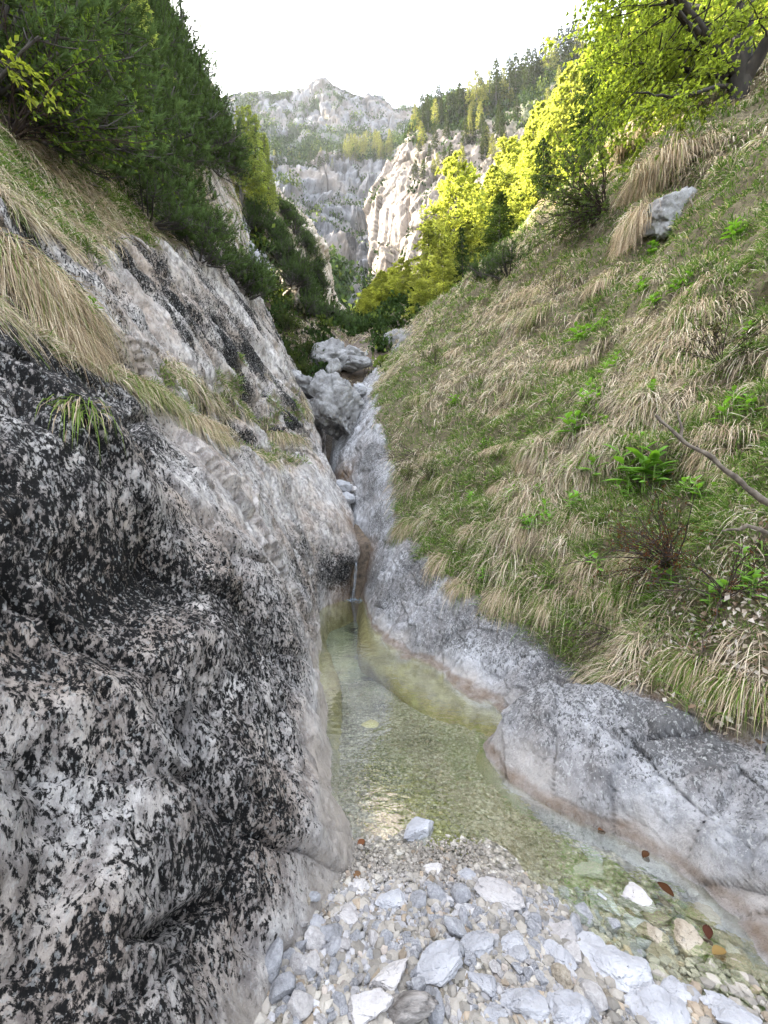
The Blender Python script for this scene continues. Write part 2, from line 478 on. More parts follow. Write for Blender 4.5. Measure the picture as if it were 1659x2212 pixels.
M_DEAD = simple('weathered_branch', (0.07, 0.055, 0.042), (0.22, 0.185, 0.145), 30, stretch=(1, 1, 1))
# ------------------------------------------------------------------ terrain
LEFT = [
 (-3.0, [(.3,-.4),(-.6,.2),(-.95,.9),(-1.45,1.7),(-2.0,2.6),(-2.35,2.75),(-2.7,3.4),(-3.2,4.2),(-3.8,5.2),(-4.5,6.4),(-8,12),(-13,20)]),
 (-1.0, [(.2,-.4),(-.5,.2),(-.85,.85),(-1.4,1.7),(-2.0,2.6),(-2.3,2.75),(-2.6,3.35),(-3.1,4.2),(-3.7,5.1),(-4.3,6.2),(-8,12),(-13,20)]),
 (0.3, [(.15,-.4),(-.42,.15),(-.75,.75),(-1.25,1.55),(-1.95,2.55),(-2.2,2.7),(-2.5,3.3),(-2.95,4.1),(-3.5,5.0),(-4.2,6.0),(-7,11),(-12,19)]),
 (0.8, [(.1,-.4),(-.38,.1),(-.68,.65),(-1.18,1.45),(-1.9,2.5),(-2.15,2.65),(-2.42,3.2),(-2.85,4.0),(-3.4,4.9),(-4.15,5.9),(-7,10.8),(-12,19)]),
 (1.2, [(.1,-.4),(-.33,.05),(-.62,.55),(-1.1,1.38),(-1.87,2.47),(-2.1,2.62),(-2.38,3.12),(-2.8,3.95),(-3.35,4.85),(-4.1,5.85),(-7,10.7),(-12,19)]),
 (1.6, [(.15,-.4),(-.2,.0),(-.53,.52),(-1.08,1.4),(-1.87,2.47),(-2.1,2.62),(-2.35,3.1),(-2.75,3.85),(-3.3,4.75),(-4.1,5.8),(-7,10.6),(-12,19)]),
 (1.9, [(.2,-.45),(-.18,.0),(-.5,.55),(-1.1,1.45),(-1.92,2.5),(-2.12,2.64),(-2.38,3.1),(-2.75,3.8),(-3.3,4.7),(-4.0,5.75),(-6.8,10.4),(-12,19)]),
 (2.2, [(.0,-.5),(-.3,.0),(-.6,.6),(-1.15,1.5),(-1.95,2.5),(-2.15,2.65),(-2.4,3.1),(-2.75,3.75),(-3.3,4.65),(-4.0,5.7),(-6.8,10.4),(-12,19)]),
 (3.0, [(-.2,-.6),(-.47,.0),(-.75,.65),(-1.3,1.6),(-1.95,2.45),(-2.2,2.65),(-2.4,3.05),(-2.7,3.65),(-3.2,4.5),(-3.85,5.5),(-6.6,10.3),(-12,19)]),
 (4.0, [(-.4,-.7),(-.7,.0),(-.95,.7),(-1.4,1.6),(-1.95,2.4),(-2.15,2.55),(-2.4,3.1),(-3.0,4.2),(-3.3,4.7),(-3.7,5.3),(-6.5,10.3),(-12,19.5)]),
 (5.0, [(-.55,-.8),(-.88,.0),(-1.1,.75),(-1.5,1.6),(-1.95,2.3),(-2.2,2.5),(-2.55,3.3),(-3.4,5.0),(-3.7,5.5),(-4.1,6.2),(-6.6,10.8),(-12,20)]),
 (6.0, [(-.7,-.8),(-1.05,.0),(-1.2,.8),(-1.5,1.6),(-1.8,2.25),(-2.1,2.55),(-2.55,3.5),(-3.6,5.6),(-3.9,6.1),(-4.3,6.8),(-6.8,11.5),(-12.5,21)]),
 (6.55,[(-.7,-.9),(-1.0,.0),(-1.0,.7),(-1.1,1.35),(-1.65,2.27),(-2.05,2.65),(-2.52,3.65),(-3.7,5.95),(-4.0,6.5),(-4.45,7.3),(-7.0,12),(-12.5,21.5)]),
 (7.1, [(-.45,-.9),(-.66,.0),(-.62,.5),(-.52,1.02),(-1.42,2.35),(-1.95,2.75),(-2.5,3.8),(-3.8,6.3),(-4.15,7.0),(-4.7,7.9),(-7.2,12.6),(-12.6,22)]),
 (7.6, [(-.55,.2),(-.72,.6),(-.64,.95),(-.67,1.4),(-1.32,2.45),(-1.72,2.95),(-2.4,4.0),(-3.8,6.6),(-4.2,7.3),(-4.8,8.3),(-7.3,13),(-12.7,22)]),
 (8.3, [(-.6,.7),(-.78,1.3),(-.77,1.6),(-.87,1.95),(-1.3,2.55),(-1.6,2.9),(-2.2,3.9),(-3.9,7.1),(-4.3,7.9),(-5,9),(-7.4,13.6),(-12.8,22.5)]),
 (9.5, [(-1.3,1.2),(-1.45,1.8),(-1.5,2.3),(-1.55,2.85),(-1.6,3.2),(-1.75,3.45),(-2.3,4.6),(-4.1,8.0),(-4.5,8.8),(-5.2,10.1),(-7.5,14.5),(-13,23.5)]),
 (11., [(-1.75,1.8),(-1.88,2.4),(-1.92,3.0),(-1.96,3.5),(-2.0,3.9),(-2.15,4.3),(-2.6,5.3),(-4.4,8.7),(-4.75,9.7),(-5.4,11.3),(-7.4,15.6),(-13,25)]),
 (12.5,[(-1.6,3.6),(-1.9,4.2),(-2.0,4.4),(-2.15,4.5),(-2.3,4.7),(-2.5,5.1),(-2.9,5.9),(-4.35,8.7),(-4.8,10.1),(-5.4,12.2),(-7.3,16.6),(-13,26.5)]),
 (14., [(-1.8,4.8),(-2.3,5.2),(-2.6,5.4),(-2.8,5.5),(-3.0,5.7),(-3.1,6.1),(-3.4,6.8),(-4.6,9.4),(-5.0,11.2),(-5.5,13.4),(-7.3,17.6),(-13,28)]),
 (17., [(-2.6,6.5),(-3.2,6.7),(-3.5,6.8),(-3.8,6.9),(-4.0,7.1),(-4.2,7.5),(-4.6,8.4),(-5.9,11.4),(-6.3,13.6),(-6.9,16.0),(-9.0,20.5),(-15,31)]),
 (20., [(-4,7),(-4.4,7.6),(-4.8,8),(-5.1,8.3),(-5.4,8.6),(-5.7,9.2),(-6.2,10.4),(-7.4,13.2),(-8,15.8),(-8.8,18.5),(-11,23.5),(-18,35)]),
]
G0 = np.array([[(x, y, z) for x, z in row] for y, row in LEFT], float)
def shelf(G0, tab):
    Y = G0[:, 0, 1]; new = (G0[:, 0] * .5 + G0[:, 1] * .5)
    t = np.array(tab); m = (Y >= t[0, 0] - .01) & (Y <= t[-1, 0] + .01)
    new[m, 0] = np.interp(Y[m], t[:, 0], t[:, 1]); new[m, 2] = np.interp(Y[m], t[:, 0], t[:, 2])
    return np.concatenate([G0[:, :1], new[:, None], G0[:, 1:]], 1)
def scol(n, m, k):
    r = np.linspace(0, n, m); return np.where(r < 2, r * .5, r - 1)
def loftgrid(G0, nY, nS):
    A = cr1(G0, nY); B = np.swapaxes(cr1(np.swapaxes(A, 0, 1), nS), 0, 1)
    return B
nYL, nSL = 680, 660
G0 = shelf(G0, [(2.2, -.1, -.3), (3.0, -.33, -.15), (4.0, -.50, -.12), (5.0, -.84, -.10), (6.0, -1.0, -.12)])
GL = loftgrid(G0, nYL, nSL)
sL = np.broadcast_to(scol(12, nSL, 0)[None], GL.shape[:2])

def feature(G, N, base, dx, dy, r, amp, sq=1.0):
    h = ray(dx, dy, [base])
    if h is None: return
    d = G - h[0]; d = d * np.array([1, 1, sq])
    w = np.exp(-(d ** 2).sum(-1) / (r * r))
    G += N * (w * amp)[..., None]

base = Surf(GL, 4); TERR.clear()
NL = -base.N
near = smooth(GL[..., 1], 14, 6) * 0.6 + 0.4
rot = np.array([GL[..., 0] + GL[..., 2] * 0.5, GL[..., 1], GL[..., 2] * 0.42]).transpose(1, 2, 0)   # squeezed along the fall line
rockw = np.clip(1 - smooth(sL, 7.0, 7.6), 0.15, 1)
d = 0.16 * fbm(GL * 0.75, 4, 3) + 0.05 * ridged(rot * 1.6 + 5, 4, 11) + 0.03 * ridged(GL * 2.1 + 3, 4, 12) + 0.03 * ridged(rot * 4.2, 4, 21) + 0.020 * ridged(rot * 12, 4, 31) + 0.014 * fbm(GL * 16, 4, 41)
Ld = nrm(np.array([.42, .42, -.80])); Ad = nrm(np.cross(Ld, [0, 0, 1.0])); Bd = np.cross(Ld, Ad)
bedc = np.stack([GL @ Ad, GL @ Bd, (GL @ Ld) * .42], -1)
wq = .12 * np.stack([fbm(GL * 1.2, 3, 13), fbm(GL * 1.2, 3, 14), fbm(GL * 1.2, 3, 15)], -1)
f1, e1 = facets((bedc + wq) * 1.5, 17); f2, e2 = facets((bedc + wq * .6) * 4.2, 18); f3, e3 = facets((GL + wq * .3) * 11, 19)
d = d + .085 * f1 + .032 * f2 + .010 * f3 - .08 * smooth(e1, .06, .0) * smooth(fbm(GL * .9, 2, 20), -.2, .05) - .012 * smooth(e2, .06, 0)
# stepped bedding seen in the upper slab
bed = GL[..., 2] * 0.75 + GL[..., 0] * 0.4 + GL[..., 1] * 0.35 + 0.25 * fbm(GL * 0.6, 3, 51)
step = np.abs(((bed * 2.6) % 1.0) - 0.5)
d = d + 0.11 * (smooth(step, 0.1, 0.4) - 0.5) * smooth(sL, 4.6, 5.6)
edge = smooth(sL, 0.6, 2.4)
d = d * (1 - .75 * np.exp(-((GL[..., 0] + .6) ** 2 + (GL[..., 1] - 7.2) ** 2 * .6) / .5))
GL = GL + NL * (d * rockw * (0.3 + 0.7 * edge))[..., None]
for f in [(375, 1405, .20, .15), (390, 1520, .17, -.13), (110, 1000, .42, .22), (330, 1250, .26, -.16), (230, 1120, .22, .12), (560, 1250, .3, .07),
          (150, 1330, .25, -.12), (300, 1650, .2, .05), (560, 1640, .16, -.045), (240, 1860, .16, .05), (400, 1990, .12, -.06), (90, 1700, .16, -.07),
          (560, 900, .5, -.28), (480, 905, .35, -.25), (620, 880, .4, .16), (420, 800, .5, .12), (640, 1180, .4, .08),
          (60, 2000, .12, -.06), (180, 1560, .14, .06)]:
    feature(GL, NL, base, *f)
SL = Surf(GL, 3)

RIGHT = [
 (-3.0, [(.6,-.3),(1.2,.1),(1.7,.4),(2.2,.8),(2.6,1.1),(3.5,2),(5,3.6),(7,5.8),(9,8),(13,11),(20,16)]),
 (-1.0, [(.6,-.3),(1.3,.0),(1.7,.3),(2.1,.65),(2.4,.9),(3.3,1.75),(4.7,3.3),(6.8,5.5),(8.9,7.8),(13,11),(20,16)]),
 (0.5, [(.7,-.3),(1.32,.0),(1.6,.25),(1.9,.5),(2.1,.65),(2.9,1.4),(4.3,2.9),(6.3,5.1),(8.4,7.4),(12.5,10.8),(20,16)]),
 (0.9, [(.7,-.3),(1.34,.0),(1.6,.23),(1.85,.47),(2.03,.58),(2.7,1.3),(4.1,2.8),(6.1,5.05),(8.2,7.3),(12.5,10.8),(20,16)]),
 (1.3, [(.8,-.3),(1.37,.0),(1.6,.2),(1.85,.45),(2.0,.55),(2.6,1.2),(4,2.7),(6,5),(8,7.2),(12,10.6),(20,16)]),
 (1.6, [(.85,-.3),(1.38,.0),(1.58,.2),(1.82,.44),(1.95,.52),(2.5,1.15),(3.8,2.5),(5.8,4.85),(7.8,7.1),(12,10.6),(20,16)]),
 (1.85,[(.8,-.3),(1.22,.0),(1.45,.2),(1.74,.43),(1.88,.5),(2.4,1.1),(3.6,2.35),(5.5,4.6),(7.5,6.9),(12,10.6),(20,16)]),
 (2.2, [(.5,-.3),(.80,.0),(1.1,.18),(1.5,.42),(1.72,.5),(2.2,1.1),(3.4,2.3),(5.3,4.5),(7.3,6.8),(12,10.6),(20,16)]),
 (2.6, [(.45,-.4),(.70,.0),(.93,.22),(1.2,.40),(1.55,.46),(2.1,1.05),(3.2,2.3),(5.1,4.5),(7.1,6.8),(12,10.8),(20,16)]),
 (2.95,[(.55,-.5),(.98,.0),(1.12,.06),(1.36,.26),(1.55,.38),(2.05,1.0),(3.15,2.35),(5.05,4.6),(7.05,6.9),(12,10.9),(20,16.5)]),
 (3.3, [(.45,-.5),(.78,.0),(1.0,.12),(1.24,.36),(1.42,.46),(1.95,1.05),(3.1,2.4),(5,4.65),(7,6.95),(12,11),(20,16.5)]),
 (3.6, [(.4,-.55),(.65,.0),(.9,.2),(1.15,.42),(1.3,.5),(1.87,1.15),(3.05,2.45),(5,4.75),(7,7.1),(12,11),(20,16.5)]),
 (3.95,[(.3,-.6),(.57,.0),(.78,.25),(.98,.45),(1.12,.58),(1.75,1.3),(3,2.6),(5,5),(7,7.3),(12,11.2),(20,17)]),
 (4.35,[(.0,-.65),(.28,.0),(.5,.28),(.74,.54),(.92,.72),(1.58,1.4),(2.9,2.75),(4.95,5.15),(7,7.55),(12,11.4),(20,17)]),
 (4.8, [(-.25,-.7),(.02,.0),(.25,.3),(.5,.6),(.75,.85),(1.4,1.5),(2.8,2.9),(4.9,5.3),(7,7.8),(12,11.6),(20,17)]),
 (5.8, [(-.45,-.8),(-.2,.0),(0,.4),(.2,.8),(.45,1.1),(1.2,1.9),(2.7,3.2),(4.9,5.7),(7,8.3),(11.5,12),(20,18)]),
 (6.9, [(-.55,-.8),(-.35,.0),(-.2,.6),(0,1.1),(.3,1.5),(1,2.3),(2.6,3.6),(4.8,6.2),(6.9,8.8),(11.5,12.4),(20,18.4)]),
 (7.6, [(-.6,.2),(-.44,.65),(-.35,1.1),(-.15,1.6),(.2,2.1),(.9,2.8),(2.5,4.2),(4.7,6.7),(6.8,9.4),(11,12.8),(20,19)]),
 (8.5, [(-.85,1.0),(-.7,1.6),(-.6,1.9),(-.3,2.5),(.1,3.0),(.8,3.6),(2.4,4.9),(4.6,7.4),(6.8,10.2),(11,13.2),(20,19.6)]),
 (9.5, [(-1.25,1.6),(-1.1,2.3),(-.95,2.7),(-.6,3.3),(-.1,3.9),(.6,4.4),(2.3,5.6),(4.4,8.1),(6.5,10.8),(11,13.6),(20,20)]),
 (11., [(-1.6,2.4),(-1.45,3.1),(-1.25,3.5),(-.8,4.2),(-.2,4.9),(.5,5.5),(2.1,6.6),(4.0,9.0),(6.0,11.4),(10.5,14),(20,20.5)]),
 (13., [(-1.8,3.9),(-1.6,4.6),(-1.3,5),(-.7,5.6),(-.1,6.2),(.6,6.8),(1.9,7.9),(3.3,9.6),(4.6,10.8),(9,13.5),(20,21)]),
 (15., [(-1.8,5.5),(-1.4,6.3),(-1.0,6.6),(-.6,6.9),(-.2,7.2),(.5,7.8),(1.6,8.9),(2.7,10.1),(3.8,10.8),(8,12.8),(20,21.5)]),
 (17., [(-2,6.8),(-1.5,7.4),(-1.2,7.7),(-.8,8.0),(-.4,8.4),(.3,9.0),(1.2,9.8),(1.9,10.5),(3.0,10.8),(8,13.2),(20,22)]),
 (19., [(-2,7.5),(-1.5,8.0),(-1.2,8.2),(-.8,8.4),(-.4,8.6),(.3,8.9),(1.2,9.4),(1.9,9.8),(3.0,10.3),(8,13.3),(20,22)]),
]
G0 = np.array([[(x, y, z) for x, z in row] for y, row in RIGHT], float)
nYR, nSR = 620, 540
G0 = shelf(G0, [(2.95, .7, -.25), (3.3, .42, -.17), (3.6, .20, -.14), (3.95, .04, -.12), (4.35, -.17, -.12), (4.8, -.30, -.17), (5.8, -.36, -.2), (6.9, -.42, -.2)])
GR = loftgrid(G0, nYR, nSR)
sR = np.broadcast_to(scol(11, nSR, 0)[None], GR.shape[:2])
base = Surf(GR, 4); TERR.clear(); TERR.append(SL)
NR = base.N
rotR = np.array([GR[..., 0] - GR[..., 2] * 0.4, GR[..., 1], (GR[..., 2] + GR[..., 0]) * 0.35]).transpose(1, 2, 0)
rk = 1 - smooth(sR, 3.8, 4.6)
wq = .10 * np.stack([fbm(GR * 1.2, 3, 13), fbm(GR * 1.2, 3, 14), fbm(GR * 1.2, 3, 15)], -1)
bc = np.array([GR[..., 0] * .9 + GR[..., 1] * .4, GR[..., 1] * .8 - GR[..., 0] * .3, GR[..., 2] * .6]).transpose(1, 2, 0)
f1, e1 = facets((bc + wq) * 1.7, 27); f2, e2 = facets((bc + wq * .6) * 5.0, 28); f3, e3 = facets(GR * 14, 29)
dR = rk * (0.060 * f1 + .026 * f2 + .007 * f3 - .010 * smooth(e2, .06, 0) - .028 * smooth(e1, .06, 0) * smooth(fbm(GR * .9, 2, 30), -.15, .1) + 0.05 * fbm(GR * 1.1, 4, 63) + 0.06 * (ridged(GR * 1.5 + 7, 4, 64) - .5) + 0.05 * ridged(rotR * 2.3, 4, 71) * smooth(GR[..., 1], 3.2, 4.6) + 0.02 * ridged(rotR * 5.5, 4, 72) + 0.008 * fbm(GR * 22, 4, 75)) * (0.25 + 0.75 * smooth(sR, 0.6, 1.6))
dR = dR + (1 - rk) * (0.32 * fbm(GR * 0.55, 4, 81) + 0.20 * ridged(GR * 1.4, 3, 85) + 0.05 * fbm(GR * 5, 3, 87)) * smooth(sR, 4.0, 5.5)
dR = dR * (1 - .75 * np.exp(-((GR[..., 0] + .4) ** 2 + (GR[..., 1] - 7.2) ** 2 * .6) / .4))
GR = GR + NR * dR[..., None]
for f in [(1480, 1580, .05, -.05), (1390, 1580, .06, -.06), (1210, 1420, .10, -.07), (960, 1290, .14, -.05), (1330, 1590, .35, .05), (1600, 1830, .2, .03), (1560, 1760, .10, -.03),
          (1440, 360, .8, .45), (1390, 480, .5, .3), (1440, 520, .35, -.25), (1360, 290, .7, .4), (850, 700, .7, .45), (830, 770, .4, -.35), (1480, 420, .4, -.1)]:
    feature(GR, NR, base, *f)
SR = Surf(GR, 3)

# ---- stream bed
BY = [(-3, .25), (.3, .2), (.9, .14), (1.3, .085), (1.6, .04), (1.85, .0), (2.15, -.045), (3, -.14), (4.5, -.28), (6.8, -.42), (7.12, -.40), (7.3, .98), (8, 1.35), (9.5, 1.9), (11, 2.5), (11.8, 3.0), (12.3, 4.4), (13, 4.9), (15, 6.7), (17, 8.6), (19, 10.3), (22, 12.0), (30, 16), (45, 24), (62, 33)]
XC = [(-3, .4), (2, .3), (3.5, .05), (5, -.4), (7, -.5), (9.5, -1.1), (11, -1.6), (13, -1.8), (15, -1.9), (18, -1.6), (62, -4)]
HW = [(-3, 2.2), (2, 1.9), (4, 1.3), (6, 1.1), (7.3, .6), (11, .6), (13, 1.2), (15, 2.2), (18, 4.5), (25, 7), (62, 14)]
def ip(t, tab): a = np.array(tab, float); return np.interp(t, a[:, 0], a[:, 1])
def bedz(x, y):
    z = ip(y, BY)
    z = z - smooth(x, .42, .95) * smooth(y, 2.6, 1.5) * 0.098
    xc = ip(y, XC)
    z = z + np.where(y > 7.4, 0.45 * np.minimum(np.abs(x - xc), 20) * smooth(y, 13, 18) , 0)
    return z
yb = np.concatenate([np.linspace(-3, .7, 20), np.linspace(.75, 3, 190), np.linspace(3.02, 7.35, 170), np.linspace(7.4, 20, 90), np.linspace(20.5, 62, 60)])
tb = np.linspace(-1, 1, 200)
GB = np.zeros((len(yb), len(tb), 3))
GB[..., 1] = yb[:, None]; GB[..., 0] = ip(yb, XC)[:, None] + tb[None] * ip(yb, HW)[:, None]
GB[..., 2] = bedz(GB[..., 0], GB[..., 1])
GB[..., 2] += 0.03 * fbm(GB * 2.2, 3, 91) + 0.012 * fbm(GB * 9, 3, 92) + smooth(GB[..., 1], 12, 20) * 0.8 * fbm(GB * 0.35, 4, 93)
SB = Surf(GB, 2)

# ---- attributes
def build_side(name, G, s, kind):
    x, y, z = G[..., 0], G[..., 1], G[..., 2]
    n = fbm(G * 1.3, 4, 101); n2 = fbm(G * 4.5, 3, 105)
    pool = smooth(y, 7.4, 6.9) * smooth(y, 0.6, 1.2)
    if kind == 'L':
        ledge = smooth(s + n * .25, 4.05, 4.3) * (1 - smooth(s + n * .25, 4.95, 5.2)) * smooth(y, 7.6, 6.6) * smooth(n2 + n, -.35, .1)
        up = smooth(s + n * 0.55 + n2 * .25, 7.0, 7.35)
        band2 = smooth(np.abs(s + n * .9 - 5.85), .20, .06) * smooth(n2, -.25, .1) * smooth(y, 3, 4) * smooth(y, 10.5, 9.5)
        soil = np.maximum(np.maximum(ledge, up), band2 * .95)
        rib = smooth(y, 10.5, 12) * smooth(s, 7.3, 7.7) * (1 - smooth(s + n * .5, 9.2, 9.8))
        soil = soil * (1 - 0.85 * rib * smooth(n2 + n, -.45, -.05))
        lich = 0.375 + 0.30 * smooth(x + .30 * z, -.25, -.95) * smooth(y, 3.6, 1.6) + .26 * n + .22 * fbm(G * .55, 2, 112)
        pink = smooth(s, 2.4, 3.2) * (1 - smooth(s, 4.0, 4.4)) * smooth(y, 2.6, 4.2) * (1 - smooth(y, 7.3, 8))
        lich = lich - 0.30 * pink * smooth(n, -.25, .2)
        lich = lich + 0.15 * smooth(y, 3.6, 5.2) * smooth(s, 1.2, 1.7) * (1 - smooth(s, 2.3, 2.9))
        lich = lich - 0.06 * smooth(s, 4.7, 5.2) * (1 - smooth(s, 6.2, 6.9)) + .30 * smooth(fbm(bedc * np.array([2.6, 2.6, 2.0]), 4, 111), -.05, .25) * smooth(s, 4.7, 5.2) - 0.1 * rib
        band = (1 - smooth(z + n * .30 + n2 * .22, .04, .26)) * pool * smooth(z, -.02, .03)
        band = band * smooth(y, 6.0, 5.0)
        lich = lich - 0.22 * (1 - smooth(z + n * .3, .1, .5)) * smooth(y, 5.5, 4) + .06 * smooth(y, 5.8, 6.6) * smooth(y, 8.2, 7.6) * smooth(z, 1.25, .8)
        stain = smooth(y, 6.2, 7.0) * (1 - smooth(z + n * .3, .1, .5)) * 0.7 * smooth(y, 7.6, 7.2) + smooth(np.hypot(x + .5, (y - 7.4)), .45, .15) * 0.8 + 0.35 * rib * smooth(n2, -.1, .3)
    else:
        soil = smooth(s + n * .45 + n2 * .25, 3.85, 4.15)
        hp = ray(842, 735, [SR])[0]; crag = np.exp(-(((G - hp) / np.array([.75, 1.3, .8])) ** 2).sum(-1)) * 1.6
        soil = soil * (1 - np.clip(crag, 0, 1) * smooth(n2 + n, -.5, -.1))
        lich = 0.42 + 0.25 * smooth(n, .0, .35) - 0.10 * smooth(y, 6.5, 8) + .3 * np.clip(crag, 0, 1)
        band = (1 - smooth(z + n * .16 + n2 * .10, .03, .20)) * pool * smooth(z, -.02, .03)
        lich = lich - 0.2 * (1 - smooth(z, .1, .3))
        stain = (1 - smooth(np.abs(z - .02 + n2 * .05), .01, .05)) * pool * 0.7 + smooth(y, 6.6, 7.2) * smooth(z, 1.3, .9) * smooth(x, .0, -.25) * 0.8
        stain = stain + smooth(np.hypot((x + .95) * 1.5, (y - 9.6) * .8), .9, .35) * smooth(z, 3.3, 2.4) * 0.9
        stain = stain + 0.75 * smooth(s + n * .3, 3.5, 3.95) * smooth(y, 3.3, 2.2) * smooth(n, -.1, .2)
    algae = smooth(z, .015, -.03) * smooth(y, 2.0, 3.0) * smooth(y, 7.6, 7.2)
    me = mesh_np(name, G.reshape(-1, 3), gridfaces(*G.shape[:2]), True,
                 {'soil': soil.ravel(), 'lichen': lich.ravel(), 'band': band.ravel(), 'stain': np.clip(stain, 0, 1).ravel(), 'algae': algae.ravel()})
    return me, soil
mL, soilL = build_side('rock_slope', GL, sL, 'L')
tag(put('rock_slope', mL, M_ROCK_L), 'steep black and white speckled limestone slope rising left of the pool', 'rock slope', kind='structure')
mR, soilR = build_side('hillside', GR, sR, 'R')
tag(put('hillside', mR, M_ROCK_R), 'grassy hillside over a grey rock foot right of the pool', 'hillside', kind='structure')
yy = GB[..., 1]; zz = GB[..., 2]
alg = smooth(zz, -.12, -.32) * smooth(yy, 7.4, 7.2)
xx = GB[..., 0]
drk = sum(np.exp(-(((xx - a) / c) ** 2 + ((yy - b) / e) ** 2)) for a, b, c, e in [(-.2, 4.25, .14, .22), (-.02, 3.55, .12, .2), (-.36, 5.7, .12, .4), (-.5, 6.5, .2, .3), (.3, 2.9, .1, .08)])
rky = smooth(yy, 6.9, 7.12) * smooth(yy, 12.6, 11.6)
rky = np.maximum(rky, smooth(yy, 11.8, 12.6))
mB = mesh_np('stream_bed', GB.reshape(-1, 3), gridfaces(*GB.shape[:2]), True, {'algae': alg.ravel(), 'rocky': rky.ravel(), 'dark': np.clip(drk, 0, 1).ravel()})
tag(put('stream_bed', mB, M_BED), 'gravel floor of the stream and pool', 'stream bed', kind='structure')

# ---- pool water
g = np.stack(np.meshgrid(np.linspace(-2.0, 2.6, 60), np.linspace(.2, 7.22, 80), indexing='ij'), -1)
gw = np.concatenate([g, np.zeros(g.shape[:2] + (1,))], -1)
tag(put('water', mesh_np('water', gw.reshape(-1, 3), gridfaces(60, 80)), M_WATER), 'clear greenish water of the small rock pool', 'water', kind='structure')

# ---- left middle hillside with rock ribs
ML = [
 (18, [(760,800),(715,770),(680,735),(640,700),(600,660),(565,590),(525,500),(485,400),(420,240),(385,235),(300,330)]),
 (21, [(752,770),(700,745),(665,710),(630,670),(590,625),(560,540),(530,480),(490,395),(425,250),(390,245),(310,340)]),
 (26, [(748,745),(705,712),(675,675),(640,630),(605,570),(580,500),(545,460),(500,385),(435,250),(400,245),(320,340)]),
 (34, [(750,720),(718,690),(694,650),(660,570),(632,510),(606,470),(572,445),(520,380),(445,245),(412,240),(330,340)]),
 (44, [(756,700),(730,675),(708,640),(676,555),(655,512),(625,475),(590,455),(540,390),(460,260),(425,255),(350,350)]),
 (56, [(764,690),(742,665),(716,640),(684,565),(662,520),(634,490),(600,470),(550,420),(480,320),(440,300),(370,380)]),
 (70, [(770,690),(748,680),(720,665),(690,620),(668,580),(640,550),(606,530),(560,480),(490,400),(450,380),(380,440)]),
]
G0 = np.array([[W(dx, dy, Y) for dx, dy in row] for Y, row in ML])
GM = loftgrid(G0, 260, 300)
base = Surf(GM, 4, ray=False); NM = -base.N
rb = ridged(np.array([GM[..., 0] * .3, GM[..., 1] * .22, GM[..., 2] * .03]).transpose(1, 2, 0) + 3.3, 3, 121)
ff, ee = facets(GM * np.array([.6, .6, .3]), 36); f4, e4 = facets(GM * np.array([1.6, 1.6, .9]), 37)
mw = (.15 + .85 * smooth(np.linspace(0, 10, 300), 1.2, 3.2))[None, :, None]
GM = GM + mw * NM * (.55 * ff + .2 * f4 + 1.5 * (rb - .45) + 1.1 * ridged(GM * .16, 4, 131) * .7 + 0.5 * ridged(GM * .5, 4, 135) + .22 * ridged(GM * 1.6, 4, 136))[..., None]
SM = Surf(GM, 2)
nM = fbm(GM * .22, 4, 141)
soilM = smooth(-(rb - .36) + nM * .9, .0, .16)
tag(put('hills', mesh_np('hills', GM.reshape(-1, 3), gridfaces(*GM.shape[:2]), True, {'soil': soilM.ravel()}), M_RIB), 'rocky ribbed hillside with dwarf pines beyond the left slab', 'hill', kind='structure')

# ---- right wooded hill behind the grassy crest
gx = np.linspace(-1.5, 90, 150); gy = np.linspace(16.5, 85, 110)
X, Y = np.meshgrid(gx, gy, indexing='ij')
Z = 9 + .5 * (Y - 18) + .6 * (X - .5) + 0.9 * fbm(np.stack([X, Y, X * 0], -1) * .12, 4, 151) - 1.2 * smooth(X, 1, -1.5)
GH = np.stack([X, Y, Z], -1)
SH = Surf(GH, 1)
tag(put('hillside_ground', mesh_np('hillside_ground', GH.reshape(-1, 3), gridfaces(*GH.shape[:2]), True, {'soil': np.ones(GH.shape[0] * GH.shape[1])}), M_RIB), 'wooded ground behind the grassy crest', 'ground', kind='structure')

# ---- sunlit cliff and forested ridge on the right
CL = [
 [(800,700,100),(795,610,102),(797,540,105),(790,470,108),(803,420,112),(850,350,116),(886,300,120),(897,288,127),(910,270,138),(920,250,150),(920,330,175)],
 [(830,690,88),(835,600,90),(840,520,92),(846,450,94),(856,400,97),(872,355,100),(900,308,104),(920,288,110),(935,262,120),(950,235,135),(960,320,170)],
 [(900,670,76),(905,590,78),(915,510,80),(928,440,83),(944,380,87),(962,335,92),(984,300,98),(1003,275,106),(1020,245,116),(1040,215,130),(1050,300,165)],
 [(1000,640,70),(1005,560,72),(1018,480,75),(1030,410,78),(1045,350,82),(1066,305,88),(1088,268,95),(1106,238,104),(1122,205,114),(1140,180,126),(1150,280,160)],
 [(1130,600,64),(1140,500,67),(1150,430,70),(1160,370,73),(1172,320,78),(1186,275,84),(1200,230,91),(1214,195,99),(1228,160,108),(1245,130,118),(1260,240,150)],
 [(1300,540,62),(1310,450,64),(1320,380,66),(1330,320,69),(1340,270,73),(1350,225,79),(1360,180,86),(1372,140,94),(1384,100,103),(1400,65,112),(1420,160,140)],
 [(1560,460,60),(1570,380,62),(1580,310,64),(1590,250,67),(1600,200,71),(1610,150,77),(1620,100,84),(1630,60,92),(1640,20,100),(1655,-20,108),(1680,60,130)],
 [(2000,300,60),(2010,220,62),(2020,150,64),(2030,100,67),(2040,50,71),(2050,0,77),(2060,-40,84),(2070,-80,92),(2080,-110,100),(2090,-150,108),(2110,-60,130)],
]
G0 = np.array([[W(*p) for p in row] for row in CL])
GC = loftgrid(G0, 330, 340)
base = Surf(GC, 4, ray=False)
NC = base.N
